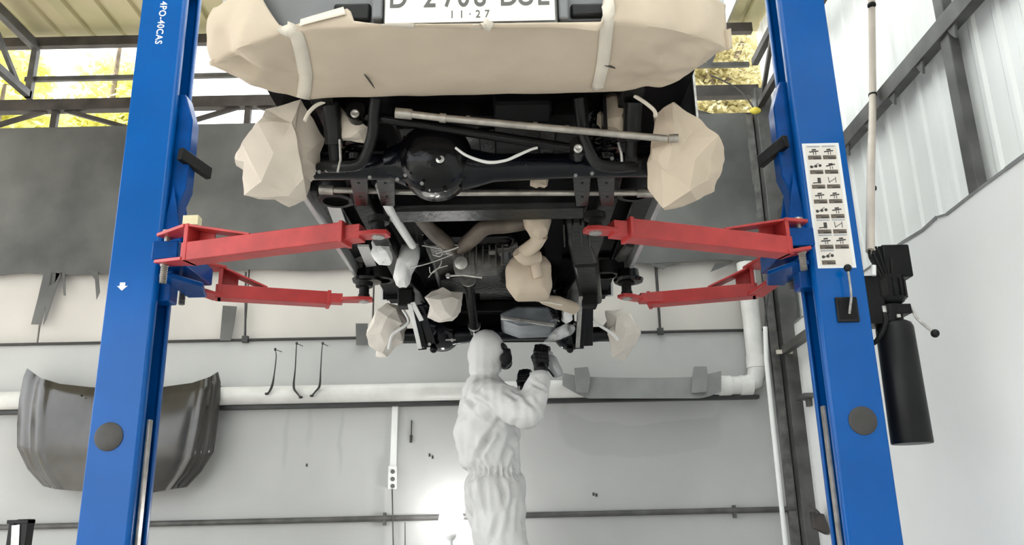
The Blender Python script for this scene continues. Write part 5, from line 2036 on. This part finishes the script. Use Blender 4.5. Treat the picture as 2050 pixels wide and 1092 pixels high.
# gloves: palm, four unequal bent fingers, thumb from the side of the palm
def glove(name, wrist, palm_dir, side_dir, curl_dir, scale=1.0, curl=1.0):
    pd, sd, cdv = V(palm_dir).normalized(), V(side_dir).normalized(), V(curl_dir).normalized()
    bm = nb()
    pc0 = V(wrist)
    S = scale
    for q in (-0.03, -0.01, 0.01, 0.03):
        limb(bm, [(pc0 + sd * q * 0.7 * S, 0.021 * S), (pc0 + pd * 0.045 * S + sd * q * S, 0.018 * S), (pc0 + pd * 0.085 * S + sd * q * 1.05 * S, 0.014 * S)], 10)
    for q, L in ((-0.031, 0.85), (-0.0105, 1.0), (0.0105, 0.95), (0.031, 0.75)):
        k0 = pc0 + pd * 0.09 * S + sd * q * 1.08 * S
        k1 = k0 + (pd * 0.8 + cdv * 0.5 * curl).normalized() * 0.040 * L * S
        k2 = k1 + (pd * 0.15 + cdv * 1.0 * curl).normalized() * 0.028 * L * S
        k3 = k2 + (cdv * 1.0 * curl - pd * 0.55).normalized() * 0.022 * L * S
        limb(bm, [(k0, 0.0115 * S), (k1, 0.0105 * S), (k2, 0.0098 * S), (k3, 0.0085 * S)], 8)
    t0 = pc0 + pd * 0.025 * S - sd * 0.032 * S
    t1 = t0 + (pd * 0.55 - sd * 0.5 + cdv * 0.6).normalized() * 0.042 * S
    t2 = t1 + (pd * 0.7 + sd * 0.15 + cdv * 0.7).normalized() * 0.032 * S
    limb(bm, [(t0, 0.0155 * S), (t1, 0.012 * S), (t2, 0.0100 * S)], 8)
    # cuff
    limb(bm, [(pc0 - pd * 0.045 * S, (0.034 * S,) * 3), (pc0, (0.032 * S,) * 3)], 10)
    return remesh_obj(name, bm, 0.0045, 'glove', pw, smooth=3)


wr2 = G(1083, 738, -0.17)
glove('glove', wr2, (0.03, 0.0, 1.0), (0.92, 0.35, -0.05), (0.30, 0.85, 0.1), 0.98, 1.0)
glove('glove', G(1048, 776, 0.03), (0.02, 0.1, 1.0), (0.9, -0.3, 0.0), (0.35, 0.8, 0.1), 0.80, 1.1)
# boots
for s, fx in ((-1, 0.03), (1, -0.02)):
    b = nb()
    x0, y0 = hc.x + fx, WK + s * 0.095
    limb(b, [((x0 - 0.02, y0, 0.06), (0.06, 0.05, 0.05)), ((x0 + 0.15, y0, 0.045), (0.07, 0.05, 0.042))])
    limb(b, [((x0 - 0.01, y0, 0.06), (0.055, 0.05, 0.05)), ((x0 - 0.01, y0, 0.16), (0.06, 0.055, 0.05))])
    remesh_obj('boot', b, 0.010, 'rubber', pw, smooth=3)

# spray gun in the raised hand
gx = G(1088, 706, -0.12)
gun = thing('spray_gun', G(1104, 756, -0.10), 'grey spray gun with hanging cup held up in the black glove', 'spray gun')
b = nb()
tube(b, [G(1086, 700, -0.11), G(1096, 706, -0.10), G(1104, 712, -0.10)], [0.012, 0.017, 0.015], 12)
tube(b, [G(1084, 735, -0.11), G(1085, 712, -0.11), G(1092, 703, -0.11)], [0.015, 0.014, 0.013], 12)
obj('gun_body', b, 'spray_grey', gun)
b = nb()
tube(b, [G(1100, 712, -0.10), G(1104, 720, -0.10), G(1116, 748, -0.10), G(1119, 754, -0.10)], [0.016, 0.028, 0.031, 0.022], 18)
obj('cup', b, 'spray_grey', gun)
b = nb()
tube(b, [G(1086, 700, -0.11), G(1084, 692, -0.10)], [0.011, 0.006], 12)
obj('nozzle', b, 'zinc', gun)
b = nb()
tube(b, [G(1094, 736, -0.14), G(1102, 746, -0.14), G(1109, 755, -0.14)], 0.005, 8)
obj('trigger', b, 'dark_plastic', gun)
# spray mist: a real volume of fine droplets fanning out from the nozzle
mm_ = bpy.data.materials.new('spray_mist')
mm_.use_nodes = True
nt = mm_.node_tree
nt.nodes.remove(nt.nodes['Principled BSDF'])
pv = nt.nodes.new('ShaderNodeVolumePrincipled')
pv.inputs['Color'].default_value = (0.99, 0.99, 0.99, 1)
tc_ = nt.nodes.new('ShaderNodeTexCoord')
nz_ = nt.nodes.new('ShaderNodeTexNoise')
nz_.inputs['Scale'].default_value = 22.0
nt.links.new(tc_.outputs['Object'], nz_.inputs['Vector'])
mp_ = nt.nodes.new('ShaderNodeMapRange')
mp_.inputs['From Min'].default_value = 0.38
mp_.inputs['From Max'].default_value = 0.75
mp_.inputs['To Min'].default_value = 2.0
mp_.inputs['To Max'].default_value = 42.0
nt.links.new(nz_.outputs['Fac'], mp_.inputs['Value'])
nt.links.new(mp_.outputs[0], pv.inputs['Density'])
nt.links.new(pv.outputs[0], nt.nodes['Material Output'].inputs['Volume'])
b = nb()
tube(b, [G(1085, 693, -0.10), G(1100, 681, -0.06), G(1120, 668, 0.02), G(1138, 660, 0.10), G(1148, 657, 0.14)], [0.005, 0.018, 0.034, 0.036, 0.012], 16, sm=3)
tag(obj('paint_mist', b, mm_), 'whitish cone of paint mist leaving the spray gun', 'mist', kind='stuff')

# ================================================================== OUTSIDE
def tree(loc, h, crown_r, n, material, label, seed, leaf=0.16, palm=False):
    rr = random.Random(seed)
    t = thing('tree', loc, label, 'tree', 'trees behind the workshop')
    L = V(loc)
    b = nb()
    tube(b, [L, L + V((0.1, 0, h * 0.4)), L + V((-0.05, 0.1, h * 0.75))], [0.14, 0.11, 0.06], 8)
    for k in range(5):
        a_ = rr.random() * 2 * PI
        tube(b, [L + V((0, 0, h * (0.4 + 0.07 * k))), L + V((crown_r * 0.7 * math.cos(a_), crown_r * 0.7 * math.sin(a_), h * (0.62 + 0.07 * k)))], [0.05, 0.02], 6)
    obj('trunk', b, 'bark', t)
    b = nb()
    cl = [(V((rr.uniform(-1, 1), rr.uniform(-1, 1), rr.uniform(-1, 1))) * crown_r * 0.62, rr.uniform(0.35, 0.6) * crown_r) for _ in range(9)]
    for i in range(n):
        c0, cr = rr.choice(cl)
        d = V((rr.gauss(0, 1), rr.gauss(0, 1), rr.gauss(0, 1))).normalized() * cr * rr.uniform(0.6, 1.0)
        p = L + V((0, 0, h * 0.72)) + c0 + d
        a = V((rr.uniform(-1, 1), rr.uniform(-1, 1), rr.uniform(-0.6, 0.4))).normalized()
        s = a.cross(V((rr.uniform(-1, 1), rr.uniform(-1, 1), rr.uniform(-1, 1)))).normalized()
        l_, w_ = leaf * rr.uniform(0.7, 1.3), leaf * 0.28
        q = [b.verts.new(x_) for x_ in (p, p + a * l_ * 0.5 + s * w_, p + a * l_, p + a * l_ * 0.5 - s * w_)]
        b.faces.new(q)
    fo = obj('foliage', b, material, t, sharp=180)
    fo['kind'] = 'stuff'
    return t


tree((-6.3, 9.3, 0), 8.2, 1.25, 5000, 'leaf', 'yellow-green tree seen through the opening at far left', 1)
tree((-6.35, 12.0, 0), 9.8, 1.0, 4500, 'leaf', 'yellow-green tree seen just left of the left column', 2)
tree((-9.4, 12.4, 0), 10.2, 1.5, 4500, 'leaf_pale', 'pale green tree at the far left behind the others', 3)
tree((2.4, 8.7, 0), 7.6, 1.1, 16000, 'leaf_pale', 'pale dry-leaved tree seen beside the right column', 4, leaf=0.085)
tree((4.2, 11.2, 0), 9.4, 1.4, 5000, 'leaf_pale', 'pale tree outside beyond the upper right corner', 5, leaf=0.14)
# yellow tassel on a string at the upper right
b = nb()
p = at(1512, 222, Y=WY - 0.12)
ball(b, p, (0.045, 0.03, 0.03))
crumple(b, 0.01, 14, 91)
ys = tag(obj('yellow_tassel', b, 'yellow'), 'small yellow rag hanging by a wire at the upper right corner', 'rag')
b = nb()
tube(b, [p, at(1490, 190, Y=WY - 0.12), at(1460, 168, Y=WY - 0.08), at(1425, 152, Y=WY - 0.03)], 0.007, 6, sm=4)
obj('wire', b, 'girder', ys)
